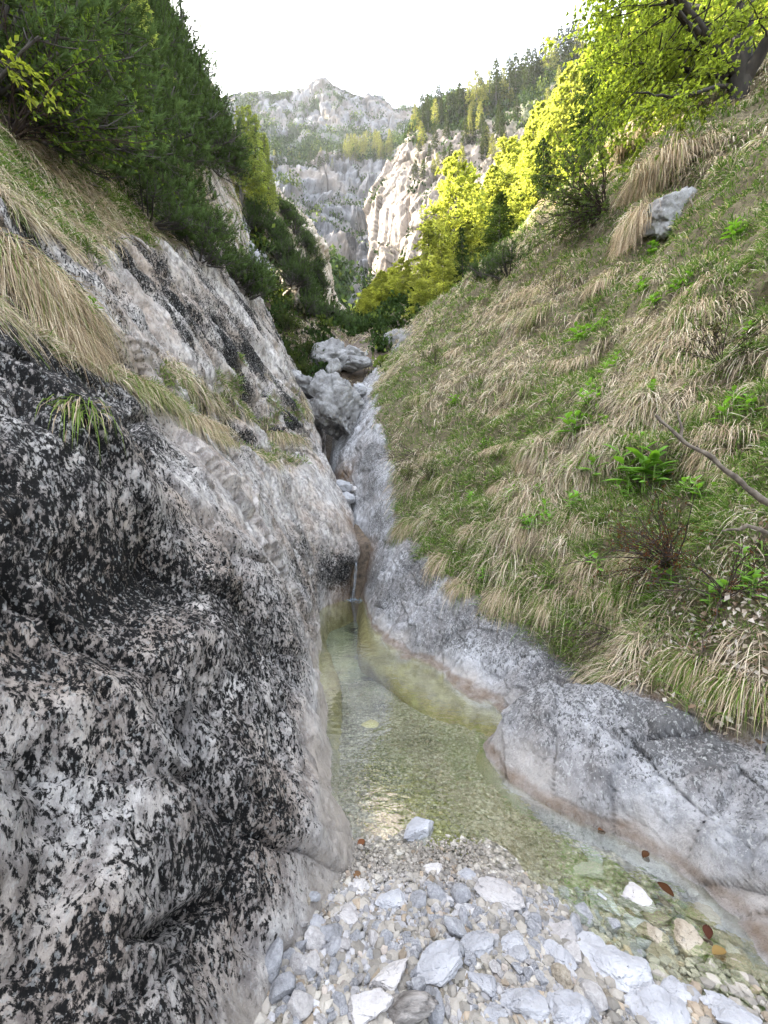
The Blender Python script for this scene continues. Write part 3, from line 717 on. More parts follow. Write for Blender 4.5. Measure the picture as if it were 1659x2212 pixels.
if (NC[100, 100] @ np.array([-.6, -.7, .2])) < 0: NC = -NC
st = np.array([GC[..., 0], GC[..., 1], GC[..., 2] * .22]).transpose(1, 2, 0)
st2 = np.array([GC[..., 0], GC[..., 1], GC[..., 2] * .12]).transpose(1, 2, 0)
dC = 3.2 * (ridged(st * .06, 4, 161) - .4) + 1.5 * ridged(st2 * .2, 4, 165) + .5 * ridged(st2 * .6, 4, 167) + .3 * ridged(GC * .5, 3, 168)
stw = st + 1.2 * np.stack([fbm(GC * .15, 3, 40), fbm(GC * .15, 3, 41), fbm(GC * .15, 3, 42)], -1)
ff, ee = facets(stw * np.array([.16, .16, .22]), 31); f4, e4 = facets(stw * np.array([.5, .5, .6]), 32)
f5, e5 = facets(st * np.array([1.3, 1.3, 1.6]), 38)
dC = dC * .40 + 1.6 * ff + .5 * f4 + .22 * f5 - .7 * smooth(ee, .05, 0) - .25 * smooth(e4, .06, 0)
GC = GC + NC * dC[..., None]
SCl = Surf(GC, 2)
NC2 = SCl.N * np.sign((SCl.N * NC).sum(-1, keepdims=True))
tC = np.broadcast_to(np.linspace(0, 10, 340)[None], GC.shape[:2]); uC = np.broadcast_to(np.linspace(0, 7, 330)[:, None], GC.shape[:2])
nC = fbm(GC * .06, 4, 171); nCf = fbm(GC * .3, 3, 175)
soilC = np.maximum(smooth(tC + nC * 1.6 + nCf, 6.3, 6.9), smooth(NC2[..., 2] + nC * .25 + nCf * .15, .62, .74))
soilC = np.maximum(soilC, smooth(uC + nC, 3.0, 4.2) * smooth(nC + nCf * .6, -.12, .1) * .9)
tag(put('cliff', mesh_np('cliff', GC.reshape(-1, 3), gridfaces(*GC.shape[:2]), True, {'soil': soilC.ravel()}), M_CLIFF), 'sunlit tan cliff under a wooded ridge', 'cliff', kind='structure')

# ---- far mountain
SKY = [(200,60),(330,150),(430,225),(505,213),(516,206),(549,207),(579,216),(610,214),(644,206),(653,191),(674,193),(695,178),(725,193),(764,207),(820,223),(846,241),(885,236),(930,250),(1010,250),(1150,240),(1400,230)]
CT = [(200,330),(500,330),(600,365),(640,362),(677,358),(737,346),(797,364),(840,352),(1000,340),(1400,330)]
cols = [200,330,430,490,530,570,610,645,670,695,720,745,770,795,820,850,885,930,1010,1150,1400]
rows = []
for cx in cols:
    sk = ip(cx, SKY); ct = ip(cx, CT); g = min(abs(cx - 775) / 150.0, 1.6)
    c = [(720, 84), (660, 100 - 12 * g), (605, 122 - 20 * g), (550, 146 - 24 * g), (495, 166 - 22 * g), (440, 182 - 16 * g), (ct + 12, 194 - 6 * g), (ct, 200), (ct - 25, 232), (ct * .55 + sk * .45 , 262), (ct * .3 + sk * .7, 285), (sk + 6, 308), (sk, 316), (sk + 60, 390)]
    rows.append([W(cx, y, Yd) for y, Yd in c])
GF = loftgrid(np.array(rows), 460, 440)
base = Surf(GF, 4, ray=False); NF = base.N
NF = NF * np.sign(-NF[..., 1:2])
tF = np.broadcast_to(np.linspace(0, 13, 440)[None], GF.shape[:2])
st = np.array([GF[..., 0], GF[..., 1], GF[..., 2] * .3]).transpose(1, 2, 0)
amp = 1 - smooth(tF, 9.8, 12.2) * 0.72
dF = amp * (10.0 * (ridged(st * .022, 4, 181) - .4) + 5.5 * ridged(GF * .035, 4, 185) - 2 + 2.6 * ridged(st * .13, 4, 187) + .9 * ridged(GF * .4, 3, 188))
ff, ee = facets(st * np.array([.055, .055, .11]), 33); f4, e4 = facets(st * np.array([.17, .17, .34]), 34); f5, e5 = facets(GF * .42, 35)
dF = dF * .45 + amp * (5.0 * ff + 2.4 * f4 + .8 * f5 - 2.0 * smooth(ee, .08, 0))
GF = GF + NF * dF[..., None]
SF = Surf(GF, 2)
NF2 = SF.N * np.sign((SF.N * NF).sum(-1, keepdims=True))
nF = fbm(GF * .03, 5, 191); nFf = fbm(GF * .16, 3, 195)
soilF = smooth(NF2[..., 2] + nF * .55 + nFf * .2, .72, .82)
soilF = np.maximum(soilF, smooth(tF + nF * 1.5, 6.95, 7.25) * (1 - smooth(tF + nF * 2, 7.9, 8.4)))
soilF = np.maximum(soilF, smooth(nF + nFf * .5, .20, .27) * smooth(tF, 8, 9) * .95)
xd = GF[..., 0] / GF[..., 1] * 829.5 + 829.5
low = smooth(tF + nF * 1.2, 2.4, 1.7) * smooth(np.abs(xd - 778), 14, 30)
soilF = np.maximum(soilF, low)
tag(put('mountain', mesh_np('mountain', GF.reshape(-1, 3), gridfaces(*GF.shape[:2]), True, {'soil': soilF.ravel()}), M_FAR), 'pale limestone mountain closing the valley', 'mountain', kind='structure')
# ------------------------------------------------------------------ stones and boulders
import bmesh
def ico(sub):
    bm = bmesh.new(); bmesh.ops.create_icosphere(bm, subdivisions=sub, radius=1.0)
    V = np.array([v.co[:] for v in bm.verts]); F = np.array([[v.index for v in f.verts] for f in bm.faces]); bm.free()
    return V, F
ICO = {k: ico(k) for k in (1, 2, 3, 4, 5, 6)}

def stone_shape(sub, seed, cuts=9, cutd=(0.55, 0.85), dims=(1, 1, 1), rough=0.05, lump=0.12, fine=0.0):
    r = np.random.default_rng(seed); V, F = ICO[sub]; V = V.copy()
    V *= (1 + lump * fbm(V * 1.1 + seed, 3, seed % 50))[:, None]
    for _ in range(cuts):
        n = nrm(r.normal(size=3)); dd = r.uniform(*cutd)
        V -= n * np.maximum(0, V @ n - dd)[:, None] * 0.92
    if rough: V += nrm(V) * (rough * ridged(V * 2.3 + seed, 4, (seed + 9) % 50))[:, None]
    if fine: V += nrm(V) * (fine * fbm(V * 9 + seed, 4, (seed + 13) % 50))[:, None]
    if sub >= 4:
        f1, e1 = facets(V * 1.9 + seed * .37, 60 + seed % 7); f2, e2 = facets(V * 4.7 + seed * .7, 70 + seed % 7)
        V += nrm(V) * (.10 * f1 + .03 * f2 - .03 * smooth(e1, .07, 0))[:, None]
    V *= np.array(dims)
    return V, F

def rock(name, dx, dy, Y, w, h, dep, seed, label, cat, mat, sub=6, cuts=12, rz=0, tilt=(0, 0), group=None, rough=0.07, fine=0.03, cutd=(.5, .85), z=None, lump=.15):
    """a rock w x dep x h metres centred where the sighting falls at depth Y"""
    V, F = stone_shape(max(sub, 5), seed, cuts, cutd, (1, 1, 1), min(rough, .04), lump, fine * .5)
    if w > .4:
        fa, ea = facets(V * 1.5 + seed, 81); fb, eb = facets(V * 3.7 + seed, 82); fc, ec = facets(V * 9 + seed, 83)
        V = V + nrm(V) * (.14 * fa + .06 * fb + .022 * fc - .06 * smooth(ea, .06, 0) - .025 * smooth(eb, .06, 0) + .03 * fbm(V * 5 + seed, 4, 6))[:, None]
    V = V / (V.max(0) - V.min(0)) * np.array([w, dep, h])
    me = mesh_np(name, V, F, True)
    o = put(name, me, mat); c = W(dx, dy, Y)
    if z is not None: c[2] = z
    o.location = c; o.rotation_euler = (tilt[0], tilt[1], rz)
    return tag(o, label, cat, group)

# the jammed boulder and its neighbours in the gully above
rock('boulder', 730, 886, 11.0, 1.75, 1.9, 1.7, 3, 'big rough grey boulder jammed in the gully above the dark hole', 'boulder', M_BOULDER, 6, 12, .4, (.1, .2), rough=.2, fine=.06)
rock('boulder', 676, 838, 11.4, 1.0, .75, .9, 14, 'pale flat-topped rock leaning on the left side of the jammed boulder', 'boulder', M_BOULDER, 5, 9, .2)
rock('boulder', 690, 885, 10.9, .42, .75, .5, 15, 'small bright white rock pinched under the left edge of the jammed boulder', 'boulder', M_STONE, 4, 9)
rock('boulder', 640, 822, 11.8, .5, .75, .5, 16, 'upright pale slab standing at the left end of the gully', 'boulder', M_BOULDER, 4, 9, .2, (0, -.25))
rock('boulder', 778, 845, 11.4, .5, .45, .5, 17, 'small white rock behind the right shoulder of the jammed boulder', 'boulder', M_STONE, 4, 9)
rock('boulder', 735, 780, 16.0, 2.6, 1.7, 2.0, 18, 'large dark grey boulder below the row of dwarf pines', 'boulder', M_BOULDER, 5, 8, .1, cutd=(.6, .9))
rock('boulder', 768, 785, 14.8, 1.2, .65, .9, 19, 'low rounded rock on the dry grass before the large dark boulder', 'boulder', M_BOULDER, 4, 8)
rock('boulder', 720, 800, 14.5, .55, .95, .5, 20, 'pointed rock sticking up left of the low rounded rock', 'boulder', M_BOULDER, 4, 9, 0, (0, .4))
rock('boulder', 785, 775, 16.3, .7, .8, .6, 22, 'narrow pale rock right of the large dark boulder', 'boulder', M_STONE, 4, 9)
rock('stone', 736, 1052, 8.6, .60, .36, .5, 24, 'bright white stone stuck in the slot above the waterfall', 'stone', M_STONE, 4, 7, cutd=(.6, .9))
rock('stone', 748, 1079, 8.35, .44, .30, .4, 25, 'grey stone wedged just below the bright white slot stone', 'stone', M_STONE, 4, 7, cutd=(.6, .9))
rock('stone', 765, 1058, 8.7, .2, .16, .2, 26, 'little pink stone on the right of the slot stones', 'stone', M_STONEP, 3, 7)
h = ray(1447, 462, [SR]); 
rock('boulder', 1447, 462, h[2] if False else float(h[0][1]) - .05, .72, .92, .6, 27, 'bright white block poking out below a hanging grass cap', 'boulder', M_BOULDER, 5, 8, .2, (.0, .15), rough=.05)
M = None
# drowned yellow ledges
rock('stone', 795, 1515, 3.15, .17, .06, .15, 35, 'small pale green stone lying on the dark pool floor', 'stone', M_SUBROCK, 3, 7, 0, z=-.15)

# ---- the gravel bar: named stones first
def bar_point(dx, dy):
    h = ray(dx, dy, [SB, SR, SL]); return h[0]
BIG = [ # dx, dy, width px, height px, seed, material, label
 (955, 2092, 128, 80, 41, M_STONE, 'big pitted white stone in the middle of the gravel bar'),
 (1322, 2100, 175, 105, 42, M_STONE, 'largest layered white block on the right of the gravel bar'),
 (1065, 1935, 118, 52, 43, M_STONEP, 'pinkish wedge-shaped slab at the upper edge of the stones'),
 (745, 1985, 95, 52, 44, M_STONEP, 'rounded pinkish-grey cobble against the left wall'),
 (680, 1994, 46, 30, 45, M_STONE, 'small smooth white cobble beside the rounded pinkish one'),
 (850, 1952, 78, 44, 46, M_STONE, 'angular white stone at the back left of the bar'),
 (906, 1795, 98, 34, 47, M_STONE, 'long flat bluish-white stone half out of the water'),
 (1276, 1850, 42, 52, 48, M_STONE, 'upright white stone standing in the shallow gravel'),
 (1280, 1885, 70, 42, 49, M_STONEP, 'pinkish stone leaning against the upright white one'),
 (1305, 1955, 60, 62, 50, M_STONE, 'grey tooth-shaped stone beside the dark hollow'),
 (1370, 1955, 86, 72, 51, M_STONEP, 'boxy pale stone right of the dark hollow'),
 (1368, 1998, 60, 34, 52, M_STONE, 'flat white stone under the boxy pale one'),
 (1278, 2058, 78, 62, 53, M_STONE, 'square white cube-like stone above the largest block'),
 (1222, 2030, 80, 56, 54, M_STONEP, 'tan-sided stone left of the square white one'),
 (1210, 2083, 80, 66, 55, M_STONE, 'white lump next to the largest layered block'),
 (1030, 2042, 100, 50, 56, M_STONE, 'rough white stone behind the big pitted one'),
 (1105, 2042, 66, 42, 57, M_STONE, 'angular grey-white stone in the middle back of the bar'),
 (1115, 2066, 58, 34, 58, M_STONE, 'smooth oval stone with a flat white top'),
 (1045, 2130, 72, 46, 59, M_STONE, 'white chunk just right of the big pitted stone'),
 (1130, 2172, 118, 66, 60, M_STONE, 'smooth bluish slab tilted up at the front of the bar'),
 (1225, 2205, 130, 52, 61, M_STONE, 'flat white slab at the bottom edge of the bar'),
 (1420, 2200, 150, 60, 62, M_STONE, 'long white rock along the bottom edge right of the flat slab'),
 (1590, 2222, 130, 56, 63, M_STONE, 'white rock at the bottom right corner of the bar'),
 (1450, 2150, 92, 58, 64, M_STONE, 'low grey-white rock right of the largest layered block'),
 (1500, 2165, 66, 48, 65, M_STONE, 'bluish stone at the edge of the wet channel'),
 (1530, 2185, 48, 42, 66, M_STONET, 'tan wet stone beside the bluish one at the channel edge'),
 (1490, 2045, 76, 84, 67, M_STONET, 'rusty yellow rock standing in the wet channel'),
 (1405, 2025, 60, 70, 68, M_STONET, 'tan slab tilted in the shallow channel'),
 (1590, 2085, 80, 46, 69, M_STONET, 'brown-grey stone under water near the right rock foot'),
 (1545, 2060, 44, 36, 70, M_STONET, 'dark grey pebble next to the rusty yellow rock'),
 (1585, 2058, 44, 36, 71, M_STONEP, 'pale cobble above the brown-grey submerged stone'),
 (1430, 2075, 70, 50, 72, M_STONET, 'flat tan stone under shallow water by the layered block'),
 (1075, 2200, 60, 50, 73, M_STONE, 'grey rounded stone left of the tilted bluish slab'),
 (1420, 1990, 70, 30, 74, M_STONET, 'long thin tan stone lying in the channel gravel'),
 (1520, 1985, 90, 30, 75, M_STONET, 'long tan flake near the foot of the right rock'),
 (790, 2190, 120, 46, 76, M_STONEP, 'low grey slab at the bottom of the picture left of the driftwood'),
 (840, 2120, 110, 30, 77, M_STONEP, 'half-buried grey slab left of the big pitted stone'),
 (940, 1880, 50, 30, 78, M_STONEP, 'pinkish stone at the top of the gravel bar beside a brown pebble'),
 (930, 1920, 36, 32, 79, M_STONE, 'small white angular stone below the pinkish top stone'),
 (1010, 1895, 52, 36, 80, M_STONE, 'white stone behind the pinkish wedge slab'),
 (775, 1925, 46, 46, 81, M_STONEP, 'pinkish block broken off the foot of the left wall'),
]
occupied = []
for dx, dy, wp, hp, sd, mat, lab in BIG:
    p = bar_point(min(dx, 1655), min(dy, 2206)); dist = p[1]
    w_ = .9 * wp / 829.5 * dist; h_ = .9 * hp / 829.5 * dist
    el = math.atan2(1.6 - p[2], dist)                    # the stone is seen from above: its outline mixes height and depth
    dep = h_ * 0.95 / max(.3, math.sin(el)) * .8; hh = max(h_ * .62, w_ * .38)
    dep = min(max(dep, w_ * .6), w_ * 1.3)
    V, F = stone_shape(5, sd, 12, (.45, .8), (1, 1, 1), .06, .12, .02)
    V = V / (V.max(0) - V.min(0)) * np.array([w_, dep, hh])
    o = put('stone', mesh_np('stone', V, F, False), mat)
    o.location = (p[0] if dx < 1655 else (dx - 829.5) / 829.5 * dist, dist, p[2] + hh * .22)
    o.rotation_euler = (random.uniform(-.15, .15), random.uniform(-.2, .2), random.uniform(-.5, .5))
    tag(o, lab, 'stone'); occupied.append((p[0], dist, w_ * .45))
occ = np.array(occupied)

protos = []
for k in range(14):
    r = np.random.default_rng(200 + k)
    V, F = stone_shape(3, 200 + k, 10, (.45, .8), (1, r.uniform(.65, 1), r.uniform(.5, .8)), .05, .15, 0)
    protos.append(mesh_np('cobble', V * .5, F, False))
    protos[-1].materials.append(M_STONE)
n = 0
for _try in range(16000):
    if n >= 290: break
    dx = RNG.uniform(590, 1500); dy = RNG.uniform(1930, 2212)
    if dx > 1150 + (2212 - dy) * .4 + 260: continue
    if dx < 900 and RNG.random() < .45: continue
    h = ray(dx, dy, [SB, SL, SR]); 
    if h is None: continue
    p = h[0]
    if abs(p[2] - bedz(p[0], p[1])) > .06 or p[2] < -.06: continue
    s = .027 * (1 + RNG.pareto(2.4)); s = min(s, .095)
    dd = np.hypot(occ[:, 0] - p[0], occ[:, 1] - p[1]) - occ[:, 2] - s * .12
    if dd.min() < -.004: continue
    occ = np.vstack([occ, [p[0], p[1], s * .36]])
    o = put('cobble', protos[RNG.integers(14)], RNG.choice([M_STONE, M_STONE, M_STONE, M_STONEP]) if RNG.random() < .97 else M_STONET)
    o.location = (p[0], p[1], p[2] + s * .2); o.scale = (s, s, s)
    o.rotation_euler = tuple(RNG.uniform(-.6, .6, 2)) + (RNG.uniform(0, 6.28),)
    tag(o, 'small pale limestone cobble among the grit of the gravel bar', 'cobble', 'cobbles on the gravel bar')
    n += 1

# ---- grit: uncountable small gravel
def scatter_grit(name, n, region, size, mat, sub, wet=False, seed=0):
    r = np.random.default_rng(seed); P = []
    while len(P) < n:
        m = n * 2
        y = r.uniform(region[2], region[3], m) if not wet else region[2] + (region[3] - region[2]) * r.random(m) ** 1.3
        x = r.uniform(region[0], region[1], m)
        xl = ip(y, [(.3, -.42), (.8, -.4), (1.2, -.33), (1.6, -.2), (1.9, -.18), (2.2, -.3), (3, -.47), (4, -.7), (5, -.88), (7, -1)])
        xr = ip(y, [(.3, 1.3), (1.6, 1.36), (1.85, 1.2), (2.2, .85), (2.6, .75), (3, .9), (3.5, .7), (4, .5), (5, -.05), (7, -.35)])
        ok = (x > xl - .05) & (x < xr + .03)
        if not wet: ok &= r.random(m) < (smooth(x, .95, .45) * smooth(y, 2.0, 1.75) + .0)
        P += list(np.stack([x, y], 1)[ok])
    P = np.array(P[:n]); z = bedz(P[:, 0], P[:, 1])
    V, F = ICO[sub]; s = size[0] * (1 + np.minimum(r.pareto(size[2], n), size[1])); s = s * (1 - .45 * smooth(P[:, 1], 1.5, 1.8)); 
    B = np.stack([stone_shape(sub, 300 + k, 6, (.5, .85), (1, .8, .62), 0, .15)[0] for k in range(12)])
    Vb = B[r.integers(0, 12, n)] * s[:, None, None]
    a = r.uniform(0, 6.28, n); b = r.uniform(-.6, .6, n)
    c, sn = np.cos(a)[:, None], np.sin(a)[:, None]; cb, sb = np.cos(b)[:, None], np.sin(b)[:, None]
    y2 = Vb[..., 1] * cb - Vb[..., 2] * sb; z2 = Vb[..., 1] * sb + Vb[..., 2] * cb
    X = Vb[..., 0] * c - y2 * sn + P[:, 0:1]; Yv = Vb[..., 0] * sn + y2 * c + P[:, 1:2]; Zv = z2 + (z + s * .25)[:, None]
    AllV = np.stack([X, Yv, Zv], -1).reshape(-1, 3)
    AllF = (np.arange(n) * len(V))[:, None, None] + F[None]
    t = r.uniform(.55, 1.1, n)[:, None] * np.where(r.random((n, 1)) < .08, np.array([[1.0, .88, .76]]), np.array([[1.0, .99, .99]]))
    else_t = 1 - smooth(P[:, 1:2], 1.5, 1.75)
    if not wet: t = t * (np.array([.72, .66, .56]) * (1 - else_t) + else_t)
    if wet: t = t * np.array([.84, .79, .68])
    tint = np.repeat(t, len(V), axis=0)
    o = put(name, mesh_np(name, AllV, AllF.reshape(-1, 3), False, {'tint': tint}), mat)
    return o
tag(scatter_grit('gravel', 19000, (-.5, 1.0, .75, 2.1), (.0052, 3.2, 2.4), M_GRAVEL, 1, False, 5), 'fine pale gravel and grit between the stones', 'gravel', kind='stuff')
tag(scatter_grit('gravel', 19000, (-.9, 1.4, 1.1, 4.2), (.0085, 2.6, 2.6), M_GRAVEL, 1, True, 6), 'tan gravel under the shallow water', 'gravel', kind='stuff')

# ---- waterfall, foam, driftwood, fallen leaves in the stream
def waterfall():
    ys = np.linspace(0, 1, 40); us = np.linspace(-1, 1, 9)
    rows = []
    for t in ys:
        c = np.array([-.505 - .045 * t, 7.28 - .26 * min(1, t * 2.2) ** .8, 1.03 - 1.035 * t])
        wd = .034 + .018 * math.sin(t * 7) * .4 - .008 * t
        rows.append([c + np.array([u * wd + .012 * math.sin(9 * t + 3 * u), -.03 * (1 - u * u) + .01 * math.sin(17 * t + 5 * u), 0]) for u in us])
    G = np.array(rows)
    o = put('waterfall', mesh_np('waterfall', G.reshape(-1, 3), gridfaces(40, 9)), M_FALL)
    tag(o, 'thin ribbon of water falling from the slot into the pool', 'waterfall', kind='structure')
    mb = MB()
    for k in range(170):
        a = RNG.uniform(0, 6.28); rr = abs(RNG.normal(0, .09)); s = RNG.uniform(.003, .012)
        V, F = ICO[1]; mb.add(V * np.array([s * 1.6, s * 1.2, s * .5]) + np.array([-.55 + rr * 1.4 * math.cos(a), 6.98 + rr * math.sin(a), .004]), T=F)
    tag(put('foam', mb.mesh('foam'), M_FALL), 'white foam where the waterfall meets the pool', 'foam', kind='stuff')
waterfall()

M_DRIFT = simple('grey_driftwood', (.06, .05, .042), (.36, .335, .31), 16, .85, .9, .012, (.5, 3.2, 3.2))
p = bar_point(868, 2190)
V, F = stone_shape(5, 91, 5, (.6, .9), (.11, .036, .03), .12, .3, .02)
V[:, 2] += .02 * np.sin(V[:, 0] * 22)
o = put('driftwood', mesh_np('driftwood', V, F), M_DRIFT); o.location = (p[0], p[1], p[2] + .012); o.rotation_euler = (.2, -.35, -.25)
tag(o, 'weathered grey driftwood knot with dark wavy grain at the bottom edge', 'driftwood')

def single_leaf(dx, dy, size, col, label, z=None, cat='fallen leaf'):
    p = bar_point(dx, dy); g = np.linspace(-1, 1, 7); V = []
    n = 9; L = np.linspace(0, 1, n)
    for t in L:
        wd = .32 * math.sin(math.pi * min(1, t * .93 + .05)) ** .8
        for u in g: V.append([t - .5, u * wd, .10 * (u * u) + .12 * math.sin(t * 3.1)])
    V = np.array(V) * size
    mb = MB(); mb.add(V, Q=gridfaces(n, 7), C=col)
    o = put('leaf', mb.mesh('leaf'), M_LITTER)
    zz = p[2] + .012 if z is None else z
    o.location = (p[0], p[1], max(zz, p[2] + .012)); o.rotation_euler = (random.uniform(-.2, .2), random.uniform(-.2, .2), random.uniform(0, 6.28))
    tag(o, label, cat)
single_leaf(1395, 1865, .045, (.07, .035, .018), 'dark brown leaf lying in the shallows by the right rock', .006)
single_leaf(1437, 1960, .06, (.065, .03, .015), 'brown leaf caught on stones near the tan slab', .02)
single_leaf(1530, 2038, .05, (.07, .03, .02), 'blackish leaf in the wet channel', .01)
single_leaf(1555, 2075, .055, (.24, .16, .06), 'yellow leaf sunk in the channel beside the dark pebble', .0)
single_leaf(780, 1828, .05, (.16, .07, .035), 'reddish leaf at the foot of the left wall', None)
single_leaf(772, 1900, .05, (.17, .10, .055), 'curled tan leaf in the niche of the left wall', None)
single_leaf(1300, 1800, .04, (.13, .065, .035), 'rusty leaf under the clear shallow water', .0)
# ------------------------------------------------------------------ grass
def grass_on(S, sgn, n_tuft, nb, dens, tanfrac, lenr, soil, rootr=.06, wscale=1.0, green=None, seed=0):
    P, N, i, j = S.sample(n_tuft, dens)
    N = N * sgn
    mb = MB(); dist = np.linalg.norm(P - CAM, axis=1)
    gn = fbm(P * .55, 3, 201 + seed) + .5 * fbm(P * 2.1, 3, 205 + seed)
    isgreen = gn + RNG.normal(0, .16, n_tuft) > tanfrac
    G = np.array([0, 0, -1.0]); 
    down = nrm(G - N * (N @ G)[:, None])
    down = nrm(down + np.cross(N, down) * RNG.normal(0, .45, (n_tuft, 1)) * np.clip(fbm(P * 1.7, 2, 240) * 4, -1.5, 1.5)[:, None])
    # expand to blades
    k = np.maximum(6, (nb * np.clip(3.2 / dist, .35, 1.3)).astype(int))
    idx = np.repeat(np.arange(n_tuft), k); m = len(idx)
    a = nrm(np.cross(N, down))
    ang = RNG.uniform(0, 6.28, m); rr = rootr * np.sqrt(RNG.random(m)) * (1 + .08 * dist[idx])
    off = np.cos(ang)[:, None] * down[idx] + np.sin(ang)[:, None] * a[idx]
    roots = P[idx] + off * rr[:, None] - N[idx] * .01
    g = isgreen[idx]
    up = np.array([0, 0, 1.0])
    D0 = N[idx] * RNG.uniform(.3, .8, m)[:, None] + off * .55 + down[idx] * np.where(g, .0, .55)[:, None] + up * np.where(g, .75, .15)[:, None] + RNG.normal(0, .34, (m, 3))
    tl = RNG.uniform(*lenr, n_tuft)
    L = tl[idx] * RNG.uniform(.55, 1.15, m) * np.where(g, .75, 1.0)
    Wd = np.maximum(.0028, .00115 * dist[idx]) * RNG.uniform(.7, 1.4, m) * wscale
    tan = np.array([[.66, .56, .42], [.58, .48, .35], [.46, .37, .27], [.74, .66, .53], [.36, .28, .20]])
    grn = np.array([[.15, .255, .045], [.11, .20, .04], [.20, .29, .065], [.25, .31, .10], [.08, .15, .03]])
    tuftshade = RNG.uniform(.75, 1.15, n_tuft)
    C = np.where(g[:, None], grn[RNG.integers(0, 5, m)], tan[RNG.integers(0, 5, m)])
    swap = RNG.random(m) < .17
    C = np.where(swap[:, None], np.where(g[:, None], tan[RNG.integers(0, 5, m)], grn[RNG.integers(0, 5, m)]), C)
    C = C * tuftshade[idx][:, None]
    bend = np.where(g, RNG.uniform(.15, .55, m), RNG.uniform(.5, .95, m))
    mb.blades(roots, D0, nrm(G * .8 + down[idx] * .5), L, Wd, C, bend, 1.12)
    return mb
cell = lambda a: (a[1:, 1:] + a[:-1, :-1]) * .5
def visdens(S, soil, ymin, ymax, p=1.7):
    G = cell(S.G); d = np.linalg.norm(G - CAM, axis=-1)
    vis = (np.abs(G[..., 0]) < G[..., 1] * 1.12 + .5) & (G[..., 2] - 1.6 < G[..., 1] * 1.5 + .5)
    return cell(soil) ** 2 * (1 / np.maximum(d, 1.2) ** p) * vis * (G[..., 1] > ymin) * (G[..., 1] < ymax)
SL.G = GL; SR.G = GR; SL.N = gridnormals(GL); SR.N = gridnormals(GR)
patchR = smooth(fbm(cell(GR) * 1.6, 4, 221), -.5, -.15)
bare = 1 - .8 * smooth(np.hypot(cell(GR)[..., 0] - 2.0, (cell(GR)[..., 1] - 1.9)), 1.0, .35)
dR_ = visdens(SR, soilR, .9, 19, 1.35) * (.12 + .88 * patchR) * bare
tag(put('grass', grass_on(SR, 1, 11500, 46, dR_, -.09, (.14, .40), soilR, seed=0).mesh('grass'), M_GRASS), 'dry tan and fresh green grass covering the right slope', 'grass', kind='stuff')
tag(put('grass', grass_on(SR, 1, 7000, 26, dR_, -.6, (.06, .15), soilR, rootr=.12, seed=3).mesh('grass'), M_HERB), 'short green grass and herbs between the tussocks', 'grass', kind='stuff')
upz = np.where((cell(sL) > 9.3), .08, 1.0)
dL_ = visdens(SL, soilL, 1.0, 17) * upz * (.2 + .8 * smooth(fbm(cell(GL) * 1.4, 3, 231), -.4, 0))
tag(put('grass', grass_on(SL, -1, 3600, 46, dL_, -.02, (.14, .34), soilL, seed=7).mesh('grass'), M_GRASS), 'dry and green grass on the left slope and ledge', 'grass', kind='stuff')
# valley floor grass behind the jammed boulder
SBs = Surf(GB, 1, ray=False)
cb_ = cell(GB); dB_ = ((cb_[..., 1] > 12.3) & (cb_[..., 1] < 26)).astype(float) * (1 / cb_[..., 1])
tag(put('grass', grass_on(SBs, np.sign(SBs.N[-5, 100, 2]), 900, 60, dB_, .2, (.25, .5), None, seed=9, wscale=1.2).mesh('grass'), M_GRASS), 'dry golden grass above the jammed boulder', 'grass', kind='stuff')

# big hanging grass clumps: things of their own
def tussock(dx, dy, rad, L, n, label, S, sgn, green=.12, width=.0035, wide=(1, 1)):
    h = ray(dx, dy, [S]); c, nn = h[0], h[1]
    nn = nn if nn @ (CAM - c) > 0 else -nn
    G = np.array([0, 0, -1.0]); down = nrm(G - nn * (nn @ G)); a = np.cross(nn, down)
    mb = MB()
    u = np.clip(RNG.normal(0, 1, (n, 2)), -1.9, 1.9) * .5
    off = a[None] * (u[:, :1] * rad * wide[0]) - down[None] * (u[:, 1:] * rad * .6 * wide[1])
    P = off + nn * (.16 * rad * np.exp(-(u ** 2).sum(1) * 1.5))[:, None]
    D0 = nn * RNG.uniform(.5, 1.0, n)[:, None] + down * RNG.uniform(.0, .6, n)[:, None] + a * (u[:, :1] * .55 + RNG.normal(0, .26, (n, 1))) + np.array([0, 0, .25]) + RNG.normal(0, .15, (n, 3))
    tan = np.array([[.56, .46, .32], [.47, .37, .25], [.36, .28, .19], [.66, .57, .43], [.26, .19, .13]])
    grn = np.array([[.13, .20, .04], [.18, .24, .06], [.10, .16, .03]])
    C = np.where(RNG.random((n, 1)) < green, grn[RNG.integers(0, 3, n)], tan[RNG.integers(0, 5, n)])
    dist = np.linalg.norm(c - CAM)
    mb.blades(P, D0, nrm(G + nn * .0 + down * .35), L * RNG.uniform(.5, 1.15, n), max(width, .0011 * dist), C, RNG.uniform(.7, 1.1, n), 1.15)
    o = put('grass_tussock', mb.mesh('grass_tussock'), M_GRASS); o.location = c
    tag(o, label, 'grass tussock')
tussock(55, 610, .36, .55, 1500, 'huge shaggy dry grass clump hanging over the left rock', SL, -1, .12, .004, (1.2, 1))
tussock(140, 730, .20, .36, 800, 'long straw-coloured grass beard below the huge left clump', SL, -1, .06, .004)
tussock(165, 880, .08, .17, 110, 'small green and yellow tuft under the straw-coloured beard', SL, -1, .55, .004)
tussock(10, 550, .24, .38, 600, 'dry clump at the left edge above the huge shaggy one', SL, -1, .15, .004)
tussock(330, 850, .22, .34, 600, 'green-topped grass fringe along the left rock ledge', SL, -1, .5, .004, (1.6, .6))
tussock(420, 915, .2, .36, 600, 'straw fringe spilling over the middle of the ledge', SL, -1, .2, .004, (1.6, .6))
tussock(465, 950, .16, .34, 420, 'last straw tuft at the lower end of the long ledge', SL, -1, .25, .004)
